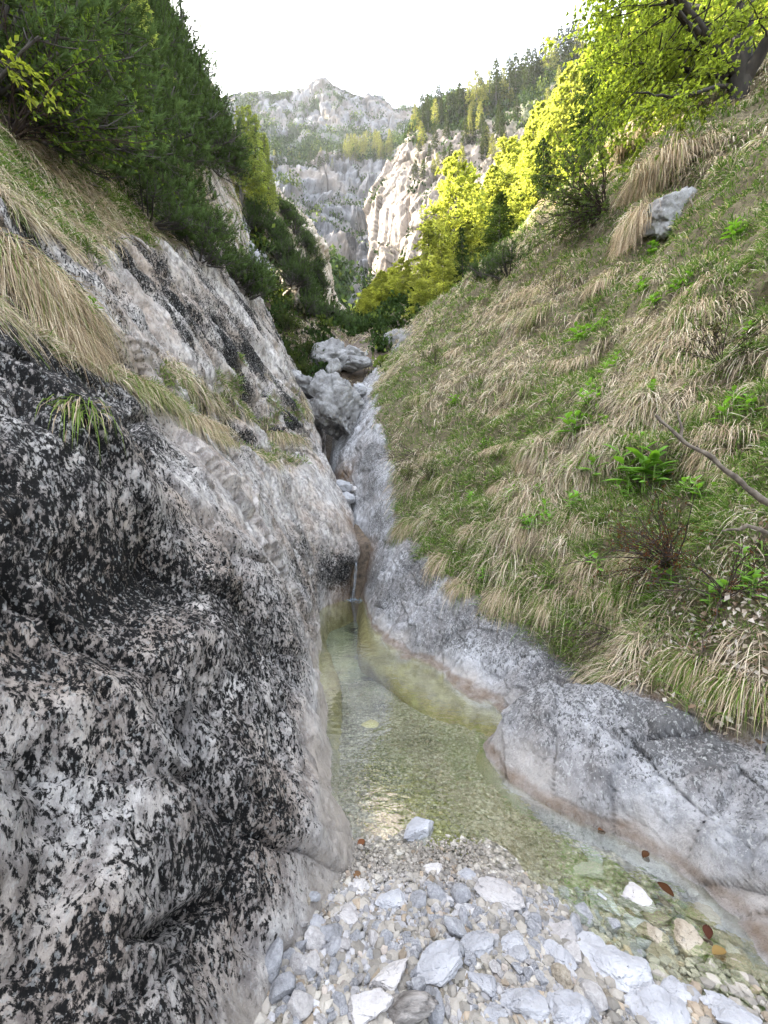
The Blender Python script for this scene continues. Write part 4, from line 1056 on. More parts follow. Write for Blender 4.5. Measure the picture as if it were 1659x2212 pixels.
tussock(610, 945, .34, .4, 500, 'olive grass tuft on the small rock step left of the slot', SL, -1, .3, .005, (1.4, .6))
tussock(1410, 375, .5, .6, 1300, 'big domed dry grass cap above the white block', SR, 1, .08, .006, (1.3, 1))
tussock(1375, 480, .36, .55, 800, 'shaggy dry clump left of the white block', SR, 1, .08, .006)
tussock(1360, 525, .26, .45, 600, 'round straw clump below the shaggy clump', SR, 1, .05, .006)
tussock(1350, 310, .45, .5, 900, 'dry grass mound at the left end of the high crest', SR, 1, .15, .006)
tussock(1500, 330, .6, .6, 900, 'hanging dry grass fringe right of the domed cap', SR, 1, .1, .006, (1.6, .7))
tussock(1000, 1265, .16, .30, 450, 'straw tuft hanging over the grey rock above the pool', SR, 1, .15, .004)
tussock(1090, 1290, .2, .30, 500, 'drooping dry tuft at the lip of the right bank', SR, 1, .15, .004)
tussock(1500, 1440, .16, .26, 500, 'green and straw tuft over the leaf litter on the right', SR, 1, .5, .004)
tussock(1590, 1480, .14, .26, 450, 'bright tuft near the right edge above the pale rock', SR, 1, .45, .004)
tussock(880, 1140, .3, .35, 500, 'dark green and brown tuft at the top of the smooth grey rock', SR, 1, .4, .005)
tussock(955, 1215, .2, .35, 450, 'straw beard on the right edge of the smooth grey rock', SR, 1, .2, .005)

k = 0
for _ in range(400):
    if k >= 46: break
    dx, dy = RNG.uniform(900, 1655), RNG.uniform(600, 1330)
    h = ray0(dx, dy, [SR])
    if h is None or dx < 860 + (dy - 700) * .25 or (dx > 1400 and dy > 1050): continue
    d = h[2] / 5.0
    tussock(dx, dy, RNG.uniform(.16, .30) * d ** .6, RNG.uniform(.20, .36) * d ** .5, 260, 'dry tan grass tussock drooping down the right slope', SR, 1, RNG.choice([.08, .2, .45]), .004, (RNG.uniform(.9, 1.6), 1)); k += 1
    bpy.context.scene.collection.objects[-1]['group'] = 'grass tussocks on the right slope'
# ------------------------------------------------------------------ leaf litter on the lower right
def litter():
    G = cell(GR); w = np.exp(-((G[..., 0] - 2.1) ** 2 + (G[..., 1] - 1.85) ** 2) / .7) * cell(soilR)
    P, N, _, _ = SR.sample(3600, w); n = 3600
    A = RNG.normal(size=(n, 3)); A = nrm(A - N * (A * N).sum(1, keepdims=True))
    mb = MB(); c = np.array([[.46, .38, .30], [.55, .48, .40], [.34, .25, .18], [.62, .56, .49], [.26, .18, .12]])
    mb.leaves(P + N * RNG.uniform(.0, .035, n)[:, None], A + N * RNG.uniform(-.1, .5, n)[:, None], N + RNG.normal(0, .5, (n, 3)), RNG.uniform(.02, .055, n), RNG.uniform(.012, .03, n), c[RNG.integers(0, 5, n)], .3)
    tag(put('leaf_litter', mb.mesh('leaf_litter'), M_LITTER), 'pale dry beech leaves lying under the twiggy shrub', 'leaf litter', kind='stuff')
litter()

# ------------------------------------------------------------------ broad-leaved herbs
def herb(dx, dy, ht, stems, label, S=SR, leafw=.34):
    ht *= 1.35; h = ray(dx, dy, [S]); c = h[0]
    root = empty('broad_leaf_plant', c); tag(root, label, 'plant', 'broad-leaved plants in the grass')
    st = MB(); lf = MB()
    for k in range(stems):
        a = RNG.uniform(0, 6.28); lean = RNG.uniform(.05, .45) * (k > 0)
        top = np.array([math.cos(a) * lean * ht, math.sin(a) * lean * ht, ht * RNG.uniform(.7, 1)])
        b0 = np.array([math.cos(a), math.sin(a), 0]) * .012 * stems
        t = np.linspace(0, 1, 6)[:, None]; pts = b0 + t * top
        st.tube(pts, np.linspace(.006, .003, 6), 5, (.35, .5, .15))
        nl = RNG.integers(6, 9)
        for q in range(nl):
            f = .25 + .75 * q / nl; b = 2.4 * q + a; el = .25 + .75 * f
            d0 = np.array([math.cos(b) * math.cos(el), math.sin(b) * math.cos(el), math.sin(el)])
            L = ht * RNG.uniform(.42, .62) * (1.15 - .35 * f)
            side = np.array([-math.sin(b), math.cos(b), 0]); u = np.linspace(0, 1, 7)
            V = []
            for x in u:
                cc = b0 + top * f + d0 * L * x + np.array([0, 0, -1]) * L * .42 * x * x
                wd = leafw * L * math.sin(math.pi * min(1, x * .94 + .04)) ** .75 * .5
                up = np.cross(side, d0)
                V += [cc - side * wd + up * wd * .35, cc, cc + side * wd + up * wd * .35]
            g = RNG.uniform(.8, 1.25)
            lf.add(np.array(V), Q=gridfaces(7, 3), C=np.array([.17, .33, .06]) * g)
    put('stem', st.mesh('stem'), M_HERB, root); put('leaves', lf.mesh('leaves'), M_HERB, root)
herb(1395, 1065, .34, 8, 'largest bright green broad-leaved plant in the middle of the right slope')
herb(1278, 1045, .26, 5, 'broad-leaved plant just left of the largest one')
herb(1245, 1030, .17, 2, 'slim upright leafy plant left of the middle pair')
herb(1255, 945, .28, 5, 'flat-topped leafy plant uphill of the slim upright one')
herb(1150, 990, .17, 2, 'small fresh green rosette alone in dry grass')
herb(980, 880, .22, 3, 'small leafy plant near the left side of the grass slope')
herb(1305, 930, .15, 2, 'dark leafy sprig right of the flat-topped plant')
herb(1480, 1000, .15, 2, 'pale green sprig under the dead branch')
herb(1490, 1080, .15, 3, 'leafy patch right of the largest plant')
herb(1600, 1300, .16, 4, 'narrow-leaved green plant near the right edge')
herb(1630, 1230, .14, 3, 'leafy plant between dry leaves at the right edge')
herb(1260, 740, .3, 3, 'green leafy tuft high on the right slope')
herb(1100, 1080, .14, 2, 'light green sprig above the hanging tussocks')
herb(1410, 555, .2, 3, 'yellow-green seedling below the white block')
herb(1590, 520, .2, 3, 'light green seedling by the upper right edge')
for _ in range(40):
    herb(RNG.uniform(1000, 1650), RNG.uniform(620, 1330), RNG.uniform(.11, .19), RNG.integers(2, 4), 'small green leafy sprig growing between the tussocks')
herb(180, 690, .12, 3, 'reddish-green sprig in the huge shaggy clump', SL)

# ------------------------------------------------------------------ bare twiggy shrubs and branches
def twig_shrub(dx, dy, n, L, label, S=SR, leaf=None, dirv=(-.3, -.4, .8), spread=.6, rad=.006, mat=None, nleaf=5, lsz=.02, sub=7, cat='shrub', name='twiggy_shrub', sag=.25, group=None, at=None):
    c = ray(dx, dy, [S])[0] if at is None else np.array(at)
    root = empty(name, c); tag(root, label, cat, group)
    br = MB(); lf = MB(); LP = []; LA = []
    for k in range(n):
        d = nrm(np.array(dirv) + RNG.normal(0, spread, 3)); l = L * RNG.uniform(.55, 1.1)
        t = np.linspace(0, 1, 9)[:, None]
        wob = np.cumsum(RNG.normal(0, .018 * l, (9, 3)), 0); wob[0] = 0
        pts = t * d * l + wob + np.array([0, 0, -1]) * sag * l * t ** 2
        br.tube(pts, np.linspace(rad, rad * .3, 9), 4)
        for q in range(sub):
            f = RNG.uniform(.25, .95); i = int(f * 8); p0 = pts[i]
            d2 = nrm(d + RNG.normal(0, .55, 3)); l2 = l * RNG.uniform(.15, .42) * (1.1 - f * .6)
            p2 = p0 + np.linspace(0, 1, 5)[:, None] * d2 * l2 + np.cumsum(RNG.normal(0, .015 * l2, (5, 3)), 0)
            br.tube(p2, np.linspace(rad * .4, rad * .16, 5), 3)
            for z in range(nleaf):
                LP.append(p2[RNG.integers(1, 5)]); LA.append(nrm(d2 + RNG.normal(0, .7, 3)))
    put('branches', br.mesh('branches'), mat or M_TWIG, root)
    if leaf is not None and LP:
        m = len(LP); lf.leaves(np.array(LP), np.array(LA), RNG.normal(size=(m, 3)) + np.array([0, 0, 1]), lsz * RNG.uniform(.6, 1.3, m), lsz * .55, np.array(leaf) * RNG.uniform(.65, 1.35, (m, 1)))
        put('leaves', lf.mesh('leaves'), M_BROAD, root)
    return root
RED = (.16, .07, .035)
twig_shrub(1450, 1225, 34, .85, 'reddish-brown twiggy shrub sprawling over dry leaves on the right', leaf=RED, dirv=(-.75, -.35, .45), spread=.35, rad=.0055, nleaf=6, lsz=.016)
twig_shrub(1560, 1290, 18, .6, 'dark bare twigs at the right edge under the dead branch', leaf=RED, dirv=(-.5, -.3, .6), spread=.4, rad=.004, nleaf=3, lsz=.014)
twig_shrub(1330, 1370, 16, .6, 'low dark twigs hanging over the right bank', leaf=(.10, .12, .03), dirv=(-.8, -.2, .1), spread=.35, rad=.0035, nleaf=3, lsz=.014)
twig_shrub(930, 1040, 20, .75, 'thin dark bush leaning over the rock left of the tussocks', leaf=(.10, .14, .04), dirv=(-.35, -.4, .7), spread=.5, rad=.0035, nleaf=6, lsz=.018)
twig_shrub(900, 985, 9, .95, 'few arching bare stems reaching over the gully from the right bank', leaf=None, dirv=(-.85, -.2, .45), spread=.28, rad=.005)
twig_shrub(880, 1040, 14, .55, 'grey-green bush beside the arching stems', leaf=(.13, .17, .05), dirv=(-.1, -.4, .9), spread=.5, rad=.0035, nleaf=9, lsz=.02)
twig_shrub(940, 790, 16, 1.0, 'olive shrub on the upper left of the grass slope', leaf=(.11, .15, .05), dirv=(-.2, -.3, .9), spread=.45, rad=.006, nleaf=8, lsz=.03)
twig_shrub(1200, 640, 12, .9, 'bare brown twigs on the upper grass slope', leaf=(.16, .19, .05), dirv=(-.3, -.3, .9), spread=.5, rad=.005, nleaf=3, lsz=.03)
twig_shrub(1560, 790, 14, .8, 'dark brushy twigs in the hollow at the right', leaf=(.05, .05, .03), dirv=(-.3, -.4, .6), spread=.5, rad=.005, nleaf=6, lsz=.025)

def branch(pts, r0, r1, label, side=()):
    root = empty('dead_branch', pts[0]); tag(root, label, 'branch')
    P = np.array(pts) - np.array(pts[0]); Q = cr1(P, 24) + np.cumsum(RNG.normal(0, .003, (24, 3)), 0)
    mb = MB(); mb.tube(Q, np.linspace(r0, r1, 24) * (1 + .14 * np.sin(np.arange(24) * 1.7)), 8)
    put('limb', mb.mesh('limb'), M_DEAD, root)
    for i, d, l in side:
        m2 = MB(); m2.tube(Q[i] + np.linspace(0, 1, 6)[:, None] * np.array(d) * l + np.cumsum(RNG.normal(0, .004, (6, 3)), 0), np.linspace(r1 * 1.3, r1 * .5, 6), 6)
        put('twig', m2.mesh('twig'), M_DEAD, root)
branch([(2.62, 1.75, 1.28), (2.0, 1.62, 1.42), W(1659, 1085, 1.58), W(1600, 1035, 1.6), W(1540, 985, 1.64), W(1480, 945, 1.68), W(1425, 893, 1.72)], .016, .006,
       'bare grey-brown dead branch slanting in from the right edge', [(19, (-.1, .1, .95), .13), (15, (-.5, .2, .5), .1)])
branch([(2.5, 1.8, 1.15), W(1659, 1150, 1.75), W(1610, 1140, 1.76), W(1570, 1142, 1.78)], .012, .005, 'short thin dead twig below the slanting dead branch')
h1 = ray(540, 970 * .0 + 600, [SL])
def lying(dx0, dy0, dx1, dy1, r, label, S):
    a = ray(dx0, dy0, [S])[0]; b = ray(dx1, dy1, [S])[0]; m = (a + b) / 2
    v = nrm(CAM - m) * .06
    branch([a + v, m + v * 1.6, b + v], r, r * .5, label)
lying(75, 345, 230, 410, .02, 'pale dead stick lying in the grass under the left pines', SL)
lying(255, 475, 320, 500, .02, 'short bleached stick on the left grass slope', SL)
lying(290, 515, 330, 545, .018, 'broken stick near the top of the left slab', SL)
lying(1480, 410, 1500, 460, .02, 'white bleached root in the grass above the white block', SR)
lying(1520, 440, 1560, 400, .018, 'thin grey stick in dry grass at the upper right', SR)
# ------------------------------------------------------------------ trees
def conifer(seed, h, nb, spread, droop, tint, needle, nseg=9, ntw=14, base=.08, kind='spruce', top=.9):
    """returns (trunk mesh, crown mesh) of a conical tree of height h"""
    r = np.random.default_rng(seed); tr = MB(); cr = MB()
    tz = np.linspace(0, h, 14); wob = np.cumsum(r.normal(0, .006 * h, (14, 2)), 0) * .5
    T = np.stack([wob[:, 0], wob[:, 1], tz], 1)
    tr.tube(T, np.linspace(.014 * h, .002 * h, 14), 7)
    P = []; A = []; NN = []; Ls = []
    for k in range(nb):
        f = base + (1 - base) * (k / nb) ** .92; z = f * h
        az = k * 2.39996 + r.normal(0, .3)
        prof = (1 - f) ** top * (0.55 + .45 * min(1, (f - base) / .15 + .2))
        L = h * spread * prof * r.uniform(.65, 1.15) + .02 * h
        c = np.array([np.interp(z, tz, T[:, 0]), np.interp(z, tz, T[:, 1]), z])
        dirh = np.array([math.cos(az), math.sin(az), 0])
        t = np.linspace(0, 1, 7)[:, None]
        if kind == 'spruce': zc = -droop * t + .35 * droop * t ** 3 + .12 * (1 - f)
        elif kind == 'larch': zc = -droop * t * t + .25 * t
        else: zc = droop * t - .25 * t * t
        pts = c + dirh * L * t + np.array([0, 0, 1.0]) * zc * L
        tr.tube(pts, np.linspace(.0035 * h * (1 - f * .6), .0007 * h, 7), 4)
        side = np.array([-math.sin(az), math.cos(az), 0])
        n2 = max(3, int(ntw * (L / (h * spread) + .25)))
        for q in range(n2):
            g = r.uniform(.12, 1.0); p = c + dirh * L * g + np.array([0, 0, 1.0]) * np.interp(g, t[:, 0], zc[:, 0]) * L
            sg = 1 if q % 2 else -1
            d = nrm(dirh * r.uniform(.3, .9) + side * sg * r.uniform(.4, 1.0) + np.array([0, 0, r.normal(-.12 if kind != 'leaf' else .08, .18)]))
            l = L * .34 * (1.1 - g * .55) * r.uniform(.6, 1.2)
            u = (np.arange(nseg) + r.random(nseg)) / nseg
            pp = p + d * l * u[:, None] + np.array([0, 0, -1]) * (u ** 2 * l * (.22 if kind != 'leaf' else .05))[:, None]
            P.append(pp); A.append(d + r.normal(0, .5 if kind == 'spruce' else .75, (nseg, 3))); NN.append(np.tile([[0, 0, 1.0]], (nseg, 1)) + r.normal(0, .45, (nseg, 3)))
            Ls.append(np.full(nseg, 1.0))
    P = np.concatenate(P); A = np.concatenate(A); NN = np.concatenate(NN); n = len(P)
    col = np.array(tint) * r.uniform(.6, 1.4, (n, 1)) * (0.8 + .4 * fbm(P * (3.5 / h) * 2.0, 2, seed % 40))[:, None]
    cr.leaves(P, A, NN, needle[0] * h * r.uniform(.6, 1.3, n), needle[1] * h * r.uniform(.7, 1.2, n), col, .15)
    a = tr.mesh('trunk'); b = cr.mesh('crown', False); return a, b
PROTO = {}
PROTO['spring'] = [conifer(11 + k, 1.0, 90, .25 + .04 * k, .22, (.38, .45, .14), (.016, .0105), 13, 18, .06, 'leaf', .75) for k in range(3)]
PROTO['spruce'] = [conifer(21 + k, 1.0, 95, .19 + .03 * k, .30, (.055, .09, .03), (.020, .007), 9, 16, .05, 'spruce', .9) for k in range(3)]
PROTO['larch'] = [conifer(31 + k, 1.0, 80, .15 + .03 * k, .35, (.34, .42, .16), (.014, .006), 8, 11, .22, 'larch', .8) for k in range(3)]
PROTO['far'] = [conifer(41 + k, 1.0, 60, .16 + .03 * k, .3, (.055, .075, .030), (.035, .014), 5, 7, .08, 'spruce', .9) for k in range(2)]
PROTO['farlarch'] = [conifer(45 + k, 1.0, 60, .17 + .03 * k, .3, (.20, .22, .09), (.030, .012), 5, 6, .10, 'larch', .9) for k in range(2)]
TM = {'spring': M_SPRING, 'spruce': M_SPRUCE, 'larch': M_LARCH, 'far': M_SPRUCE, 'farlarch': M_LARCH}
TN = {'spring': 'young_tree', 'spruce': 'spruce_tree', 'larch': 'larch_tree', 'far': 'conifer_tree', 'farlarch': 'larch_tree'}
def tree(kind, loc, h, label, group=None, parts=True, wide=1.0, k=None):
    tm, cm = PROTO[kind][RNG.integers(len(PROTO[kind])) if k is None else k]
    r = empty(TN[kind], loc, RNG.uniform(0, 6.28), (h * wide, h * wide, h)); tag(r, label, 'tree', group)
    put('trunk', tm, M_BARK, r); put('crown', cm, TM[kind], r); return r
def at_depth(dx, Y, sink=.15):
    x = (dx - 829.5) / 829.5 * Y; p = drop(x, Y, [SH, SR, SM, SB]); return p - np.array([0, 0, sink])
def top_to(kind, dx, topy, Y, label, group=None, wide=1.0, k=None):
    """a tree at depth Y on the ground, as tall as its sighted top"""
    p = at_depth(dx, Y); zt = 1.6 - (topy - 1106) / 829.5 * Y
    return tree(kind, p, max(1.2, zt - p[2]), label, group, wide=wide, k=k)
# the glowing spring trees behind the grassy crest
top_to('spring', 985, 322, 21, 'tall yellow-green tree standing alone at the left end of the bright wood', wide=1.15, k=2)
top_to('spring', 925, 480, 20, 'lower green tree at the foot of the tall yellow-green one', wide=1.2, k=1)
top_to('spring', 1065, 355, 23, 'slim yellow tree between the tall one and the dark juniper', wide=1.1, k=0)
top_to('spring', 1150, 262, 25, 'broad glowing yellow tree behind the willow bush', wide=1.3, k=2)
top_to('spring', 1215, 190, 25, 'high yellow tree right of the broad glowing one', wide=1.2, k=1)
for dx, ty, Y in [(880, 560, 22), (850, 610, 24), (835, 640, 26), (905, 600, 17.5), (960, 530, 17.5), (1010, 470, 19), (1040, 430, 26), (1100, 330, 28), (1130, 420, 20), (1180, 330, 21), (1230, 330, 20), (1200, 240, 30), (1255, 240, 24), (1090, 460, 19), (1290, 260, 22), (1020, 380, 25), (800, 660, 27), (815, 690, 24), (1300, 150, 26), (1350, 70, 25), (1340, 200, 18), (1420, 20, 20), (1400, 120, 17), (1480, -60, 17), (1370, 330, 14), (1300, 380, 16), (1165, 220, 33), (1110, 400, 23), (1270, 330, 17), (940, 560, 26), (1060, 520, 18), (1110, 290, 24), (1130, 330, 22), (1185, 235, 27), (1235, 150, 27), (1270, 130, 29), (1160, 400, 18.5), (1310, 90, 30)]:
    top_to('spring', dx, ty, Y, 'yellow-green spring tree in the sunlit wood behind the grassy crest', 'spring trees behind the crest', wide=RNG.uniform(1.1, 1.5))
for dx, ty, Y in [(1470, -150, 15), (1530, -120, 17), (1590, -180, 15), (1650, -160, 16), (1720, -200, 15), (1440, -40, 20), (1560, 60, 19), (1640, 40, 20), (1500, 40, 22)]:
    top_to('spring', dx, ty, Y, 'leafy tree in the shade behind the big broadleaf tree', 'trees behind the big broadleaf tree', wide=1.4)
top_to('spruce', 1290, 85, 14.5, 'tall sunlit spruce rising in front of the bright wood', wide=1.15, k=1)
top_to('spruce', 1262, 330, 13.5, 'dark lower spruce under the tall sunlit one', wide=1.3, k=2)
top_to('spruce', 1395, 35, 13, 'dark green spruce in the shade left of the big broadleaf tree', wide=1.5, k=2)
top_to('spruce', 1345, 330, 12.5, 'shaded young spruce behind the domed grass cap', wide=1.4, k=0)
top_to('spruce', 1178, 300, 18, 'dark narrow spruce standing inside the bright wood', wide=1.0, k=0)
top_to('spruce', 1335, 60, 15.5, 'dark spruce behind the tall sunlit one', wide=1.3, k=0)
top_to('spruce', 1075, 425, 16, 'thin dark spruce tip above the juniper', wide=1.0, k=0)
top_to('spruce', 1000, 490, 17.5, 'small dark spruce among the low yellow-green trees', wide=.9, k=1)
top_to('spruce', 1450, 90, 12, 'dark spruce right of the shaded one', wide=1.4, k=1)

# ---- dwarf mountain pines
def pine_proto(seed, shoots=300, need=44, R0=1.0):
    r = np.random.default_rng(seed); br = MB(); nd = MB(); tips = []
    for k in range(16):
        az = k * 2.4 + r.normal(0, .3); out = r.uniform(.35, 1.0) * R0
        t = np.linspace(0, 1, 8)[:, None]; d = np.array([math.cos(az), math.sin(az), 0])
        pts = d * out * t + np.array([0, 0, 1]) * (R0 * (r.uniform(.05, .2) * t + r.uniform(.35, .95) * (1.25 - out) * t ** 2)) + np.cumsum(r.normal(0, .012, (8, 3)), 0)
        br.tube(pts, np.linspace(.026, .008, 8), 5)
        for q in range(shoots // 16):
            f = r.uniform(.35, 1.0) ** .7; i = min(6, int(f * 7)); p = pts[i] + (pts[i + 1] - pts[i]) * (f * 7 - i)
            o = r.normal(0, 1, 3) * .18 * R0; o[2] = abs(o[2]) * .8; tips.append((p, p + o))
    P = []; A = []; C = []; L = []
    for p, q in tips:
        br.tube(np.stack([p, (p + q) / 2 - [0, 0, .02], q]), [.007, .005, .004], 3)
        up = nrm(np.array([0, 0, 1.0]) + r.normal(0, .38, 3) + nrm(q + 1e-6) * .45); l = r.uniform(.12, .24)
        u = r.random(need); base = q + up * l * u[:, None]
        rad = nrm(np.cross(up, r.normal(size=(need, 3))))
        P.append(base); A.append(rad * (1.05 - .6 * u[:, None]) + up * (.55 + .6 * u[:, None]))
        L.append(r.uniform(.055, .09, need))
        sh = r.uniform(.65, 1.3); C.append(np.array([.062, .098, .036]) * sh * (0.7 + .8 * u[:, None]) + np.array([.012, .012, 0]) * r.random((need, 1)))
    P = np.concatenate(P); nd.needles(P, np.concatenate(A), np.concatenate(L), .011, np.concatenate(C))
    return br.mesh('branches'), nd.mesh('needles', False)
PINES = [pine_proto(51 + k) for k in range(4)]
def pine(p, n, s, label, group=None):
    v = RNG.integers(4)
    rt = empty('dwarf_pine', p, 0, (s, s, s * RNG.uniform(.8, 1.1)))
    q = Vector((n[0] * .35, n[1] * .35, 1)).normalized().to_track_quat('Z', 'Y'); e = q.to_euler(); e.rotate_axis('Z', RNG.uniform(0, 6.28))
    rt.rotation_euler = e; tag(rt, label, 'dwarf pine', group)
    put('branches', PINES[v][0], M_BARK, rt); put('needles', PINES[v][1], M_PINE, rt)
from itertools import product
def inpoly(x, y, poly):
    c = False; j = len(poly) - 1
    for i in range(len(poly)):
        a, b = poly[i], poly[j]
        if (a[1] > y) != (b[1] > y) and x < (b[0] - a[0]) * (y - a[1]) / (b[1] - a[1]) + a[0]: c = not c
        j = i
    return c
def pine_band(poly, n, smin, smax, label, group, S, kmin=.5):
    xs = [p[0] for p in poly]; ys = [p[1] for p in poly]; pts = []; 
    for _ in range(n * 60):
        if len(pts) >= n: break
        x, y = RNG.uniform(min(xs), max(xs)), RNG.uniform(min(ys), max(ys))
        if not inpoly(x, y, poly): continue
        h = ray(x, y, S)
        if h is None: continue
        p, nn, d = h; nn = nn if nn @ (CAM - p) > 0 else -nn
        s = RNG.uniform(smin, smax)
        if any(np.linalg.norm(p - q) < kmin * s for q in pts): continue
        pts.append(p); pine(p - nn * .12 * s, nn, s, label, group)
    return len(pts)
print('pines', pine_band([(-60, -150), (330, -150), (405, 130), (470, 260), (490, 340), (440, 330), (400, 350), (330, 345), (250, 350), (190, 325), (110, 285), (0, 235), (-60, 200)], 130, .75, 1.5,
          'dark green dwarf pine in the dense thicket on the upper left slope', 'dwarf pines on the left slope', [SL], .42))
for dx, dy, s, lab in [(330, 480, .8, 'low bushy dwarf pine at the upper edge of the left slab'), (400, 500, 1.0, 'large dwarf pine spreading below the tan cliff'), (440, 570, .8, 'dwarf pine clinging to the end of the left slab'),
                       (350, 440, .9, 'dwarf pine bush with drooping branches above the grass'), (390, 440, .9, 'dwarf pine between the thicket and the tan cliff'), (455, 520, .7, 'small dwarf pine against the tan cliff foot')]:
    h = ray(dx, dy, [SL]); nn = h[1] if h[1] @ (CAM - h[0]) > 0 else -h[1]; pine(h[0] - nn * .1, nn, s, lab)
pine_band([(500, 610), (560, 600), (560, 640), (520, 650)], 5, .7, 1.0, 'dark dwarf pine on the top corner of the upper left slab', 'dwarf pines on the slab corner', [SL, SM], .4)
print('ribs', pine_band([(505, 440), (560, 450), (600, 510), (650, 610), (690, 665), (665, 650), (620, 590), (585, 535), (530, 480)], 14, .6, .95,
          'dwarf pine on the steep rib beyond the left slab', 'dwarf pines on the first rib', [SM], .4))
print('ribs2', pine_band([(585, 440), (625, 465), (665, 520), (703, 630), (690, 640), (672, 570), (640, 515), (610, 475)], 22, .8, 1.2,
          'dwarf pine on the crest of the far rib', 'dwarf pines on the far rib', [SM], .4))
for dx, Y in [(600, 19.2), (625, 19.6), (650, 20), (640, 19), (612, 18.6), (660, 20.6), (690, 20.2), (712, 20), (735, 20.3), (758, 20.2), (675, 19.6), (590, 19.5), (705, 20.8), (655, 18.4), (630, 18), (772, 20.6), (748, 21)]:
    q = drop((dx - 829.5) / 829.5 * Y, Y, [SB, SM, SH]); pine(q - np.array([0, 0, .08]), np.array([0, -.2, 1]), RNG.uniform(.8, 1.15), 'dark dwarf pine in the row across the valley floor', 'dwarf pines across the valley floor')

# ---- larches and bright bushes on the left middle hill
def on_ray(kind, dx, dy, h, label, group=None, S=None, wide=1.0, parts=True):
    hit = ray(dx, dy, S or [SM])
    if hit is None: return
    return tree(kind, hit[0] - np.array([0, 0, .3]), h * hit[0][1] / 829.5, label, group, wide=wide)
on_ray('larch', 573, 462, 185, 'tall thin larch at the right end of the left larch group', wide=.9)
for dx, dy, hp in [(505, 440, 240), (520, 448, 230), (548, 458, 220), (570, 455, 180), (535, 452, 235), (560, 470, 120), (500, 430, 170), (590, 480, 100), (580, 465, 130)]:
    on_ray('larch', dx, dy, hp, 'pale green larch in the group left of the far cliff', 'larches on the left rib', wide=1.1)
on_ray('spring', 545, 450, 130, 'yellow-lit tree among the left larches', wide=1.3)
for dx, ty, Y, lab in [(598, 598, 21, 'light green larch bush in front of the tan ribs'), (625, 618, 21.5, 'round pale green bush right of the light green larch'), (648, 630, 22.5, 'yellowish bush behind the dwarf pine row'), (575, 640, 20, 'slender pale green sapling at the slab corner'), (690, 652, 25, 'pale bush in the middle of the valley floor'), (715, 656, 27, 'small pale bush right of the middle one'), (665, 645, 24, 'soft green bush below the far rib'), (610, 640, 20.5, 'low pale green bush before the light green larch')]:
    top_to('larch', dx, ty, Y, lab, None, wide=.9)
for dx, dy, Y, h in [(805, 720, 24, 2.6), (825, 705, 23, 3.0), (845, 690, 24, 3.0), (790, 705, 28, 2.6), (810, 690, 32, 3.0), (870, 670, 23, 3.0), (780, 690, 34, 2.4)]:
    p = W(dx, dy + 25, Y); g = drop(p[0], Y, [SB, SH]); tree('spring', np.array([p[0], Y, max(g[2] - .3, p[2] - .6)]), h, 'small bright bush where the right wood meets the valley floor', 'bright bushes on the valley floor', wide=1.7)
# ---- larch with drooping boughs above the left pines, dead pole
h = ray(280, 190, [SL]); tree('larch', h[0] - np.array([0, 0, .5]), 3.6, 'fresh green larch standing in the upper left pine thicket', wide=1.5, k=2)
h = ray(395, 150, [SL]); b = h[0]
mb = MB(); mb.tube(np.stack([[0, 0, 0], [-.02, 0, 1.2], [-.08, 0, 2.6], [-.14, 0, 4.2]]), [.05, .04, .03, .015], 6)
for k in range(14):
    z = 1.0 + k * .2; a = RNG.uniform(0, 6.28); mb.tube(np.array([[-.03 - z * .025, 0, z]]) + np.linspace(0, 1, 4)[:, None] * np.array([math.cos(a), math.sin(a), -.2]) * RNG.uniform(.1, .3), [.008, .006, .004, .002], 3)
o = put('dead_tree', mb.mesh('dead_tree'), M_BARK); o.location = b; tag(o, 'thin bare dead tree pole against the sky at the upper left', 'dead tree')

# ---- ridge conifers on the right, distant larches
ridge = [(890,262,40),(897,258,60),(912,255,75),(925,262,50),(940,252,62),(953,245,50),(968,240,70),(980,236,62),(992,232,80),(1003,228,62),(1015,226,78),(1030,222,95),(1045,214,60),(1058,206,80),(1072,200,95),(1087,192,72),(1100,186,85),(1114,180,90),(1128,172,75),(1142,168,88),(1156,160,80),(1170,150,80),(1184,146,92),(1198,138,85),(1212,130,95),(1226,122,85),(1240,118,100),(1254,112,90)]
SUR = [SCl]
for dx, dy, hp in ridge:
    hit = ray(dx, dy + 28, SUR)
    if hit is None: continue
    tree('far' if RNG.random() < .55 else 'farlarch', hit[0], hp * 1.05 * hit[0][1] / 829.5, 'conifer on the skyline of the right wooded ridge', 'conifers along the ridge', wide=1.25)
for _ in range(85):
    dx = RNG.uniform(895, 1290); t = (dx - 895) / 395; dy = 275 - 110 * t + RNG.uniform(-25, 120 + 60 * t)
    hit = ray(dx, dy, SUR)
    if hit is None or hit[0][1] > 170: continue
    tree('far' if RNG.random() < .6 else 'farlarch', hit[0] - np.array([0, 0, .5]), RNG.uniform(30, 75) * hit[0][1] / 829.5, 'conifer on the slope of the right wooded ridge', 'conifers on the ridge slope', wide=1.3)
for _ in range(36):
    dx = RNG.uniform(735, 850); dy = RNG.uniform(325, 350); hit = ray(dx, dy, [SF])
    if hit is None: continue
    tree('farlarch', hit[0] - np.array([0, 0, 1]), RNG.uniform(28, 62) * hit[0][1] / 829.5, 'tiny pale larch on the shelf above the far cliff', 'larches on the far shelf', wide=1.1)
for _ in range(26):
    dx = RNG.uniform(590, 740); dy = RNG.uniform(330, 372); hit = ray(dx, dy, [SF])
    if hit is None: continue
    tree('farlarch' if RNG.random() < .5 else 'far', hit[0] - np.array([0, 0, 1]), RNG.uniform(14, 34) * hit[0][1] / 829.5, 'tiny tree scattered along the top of the far cliff', 'trees along the far cliff top', wide=1.2)

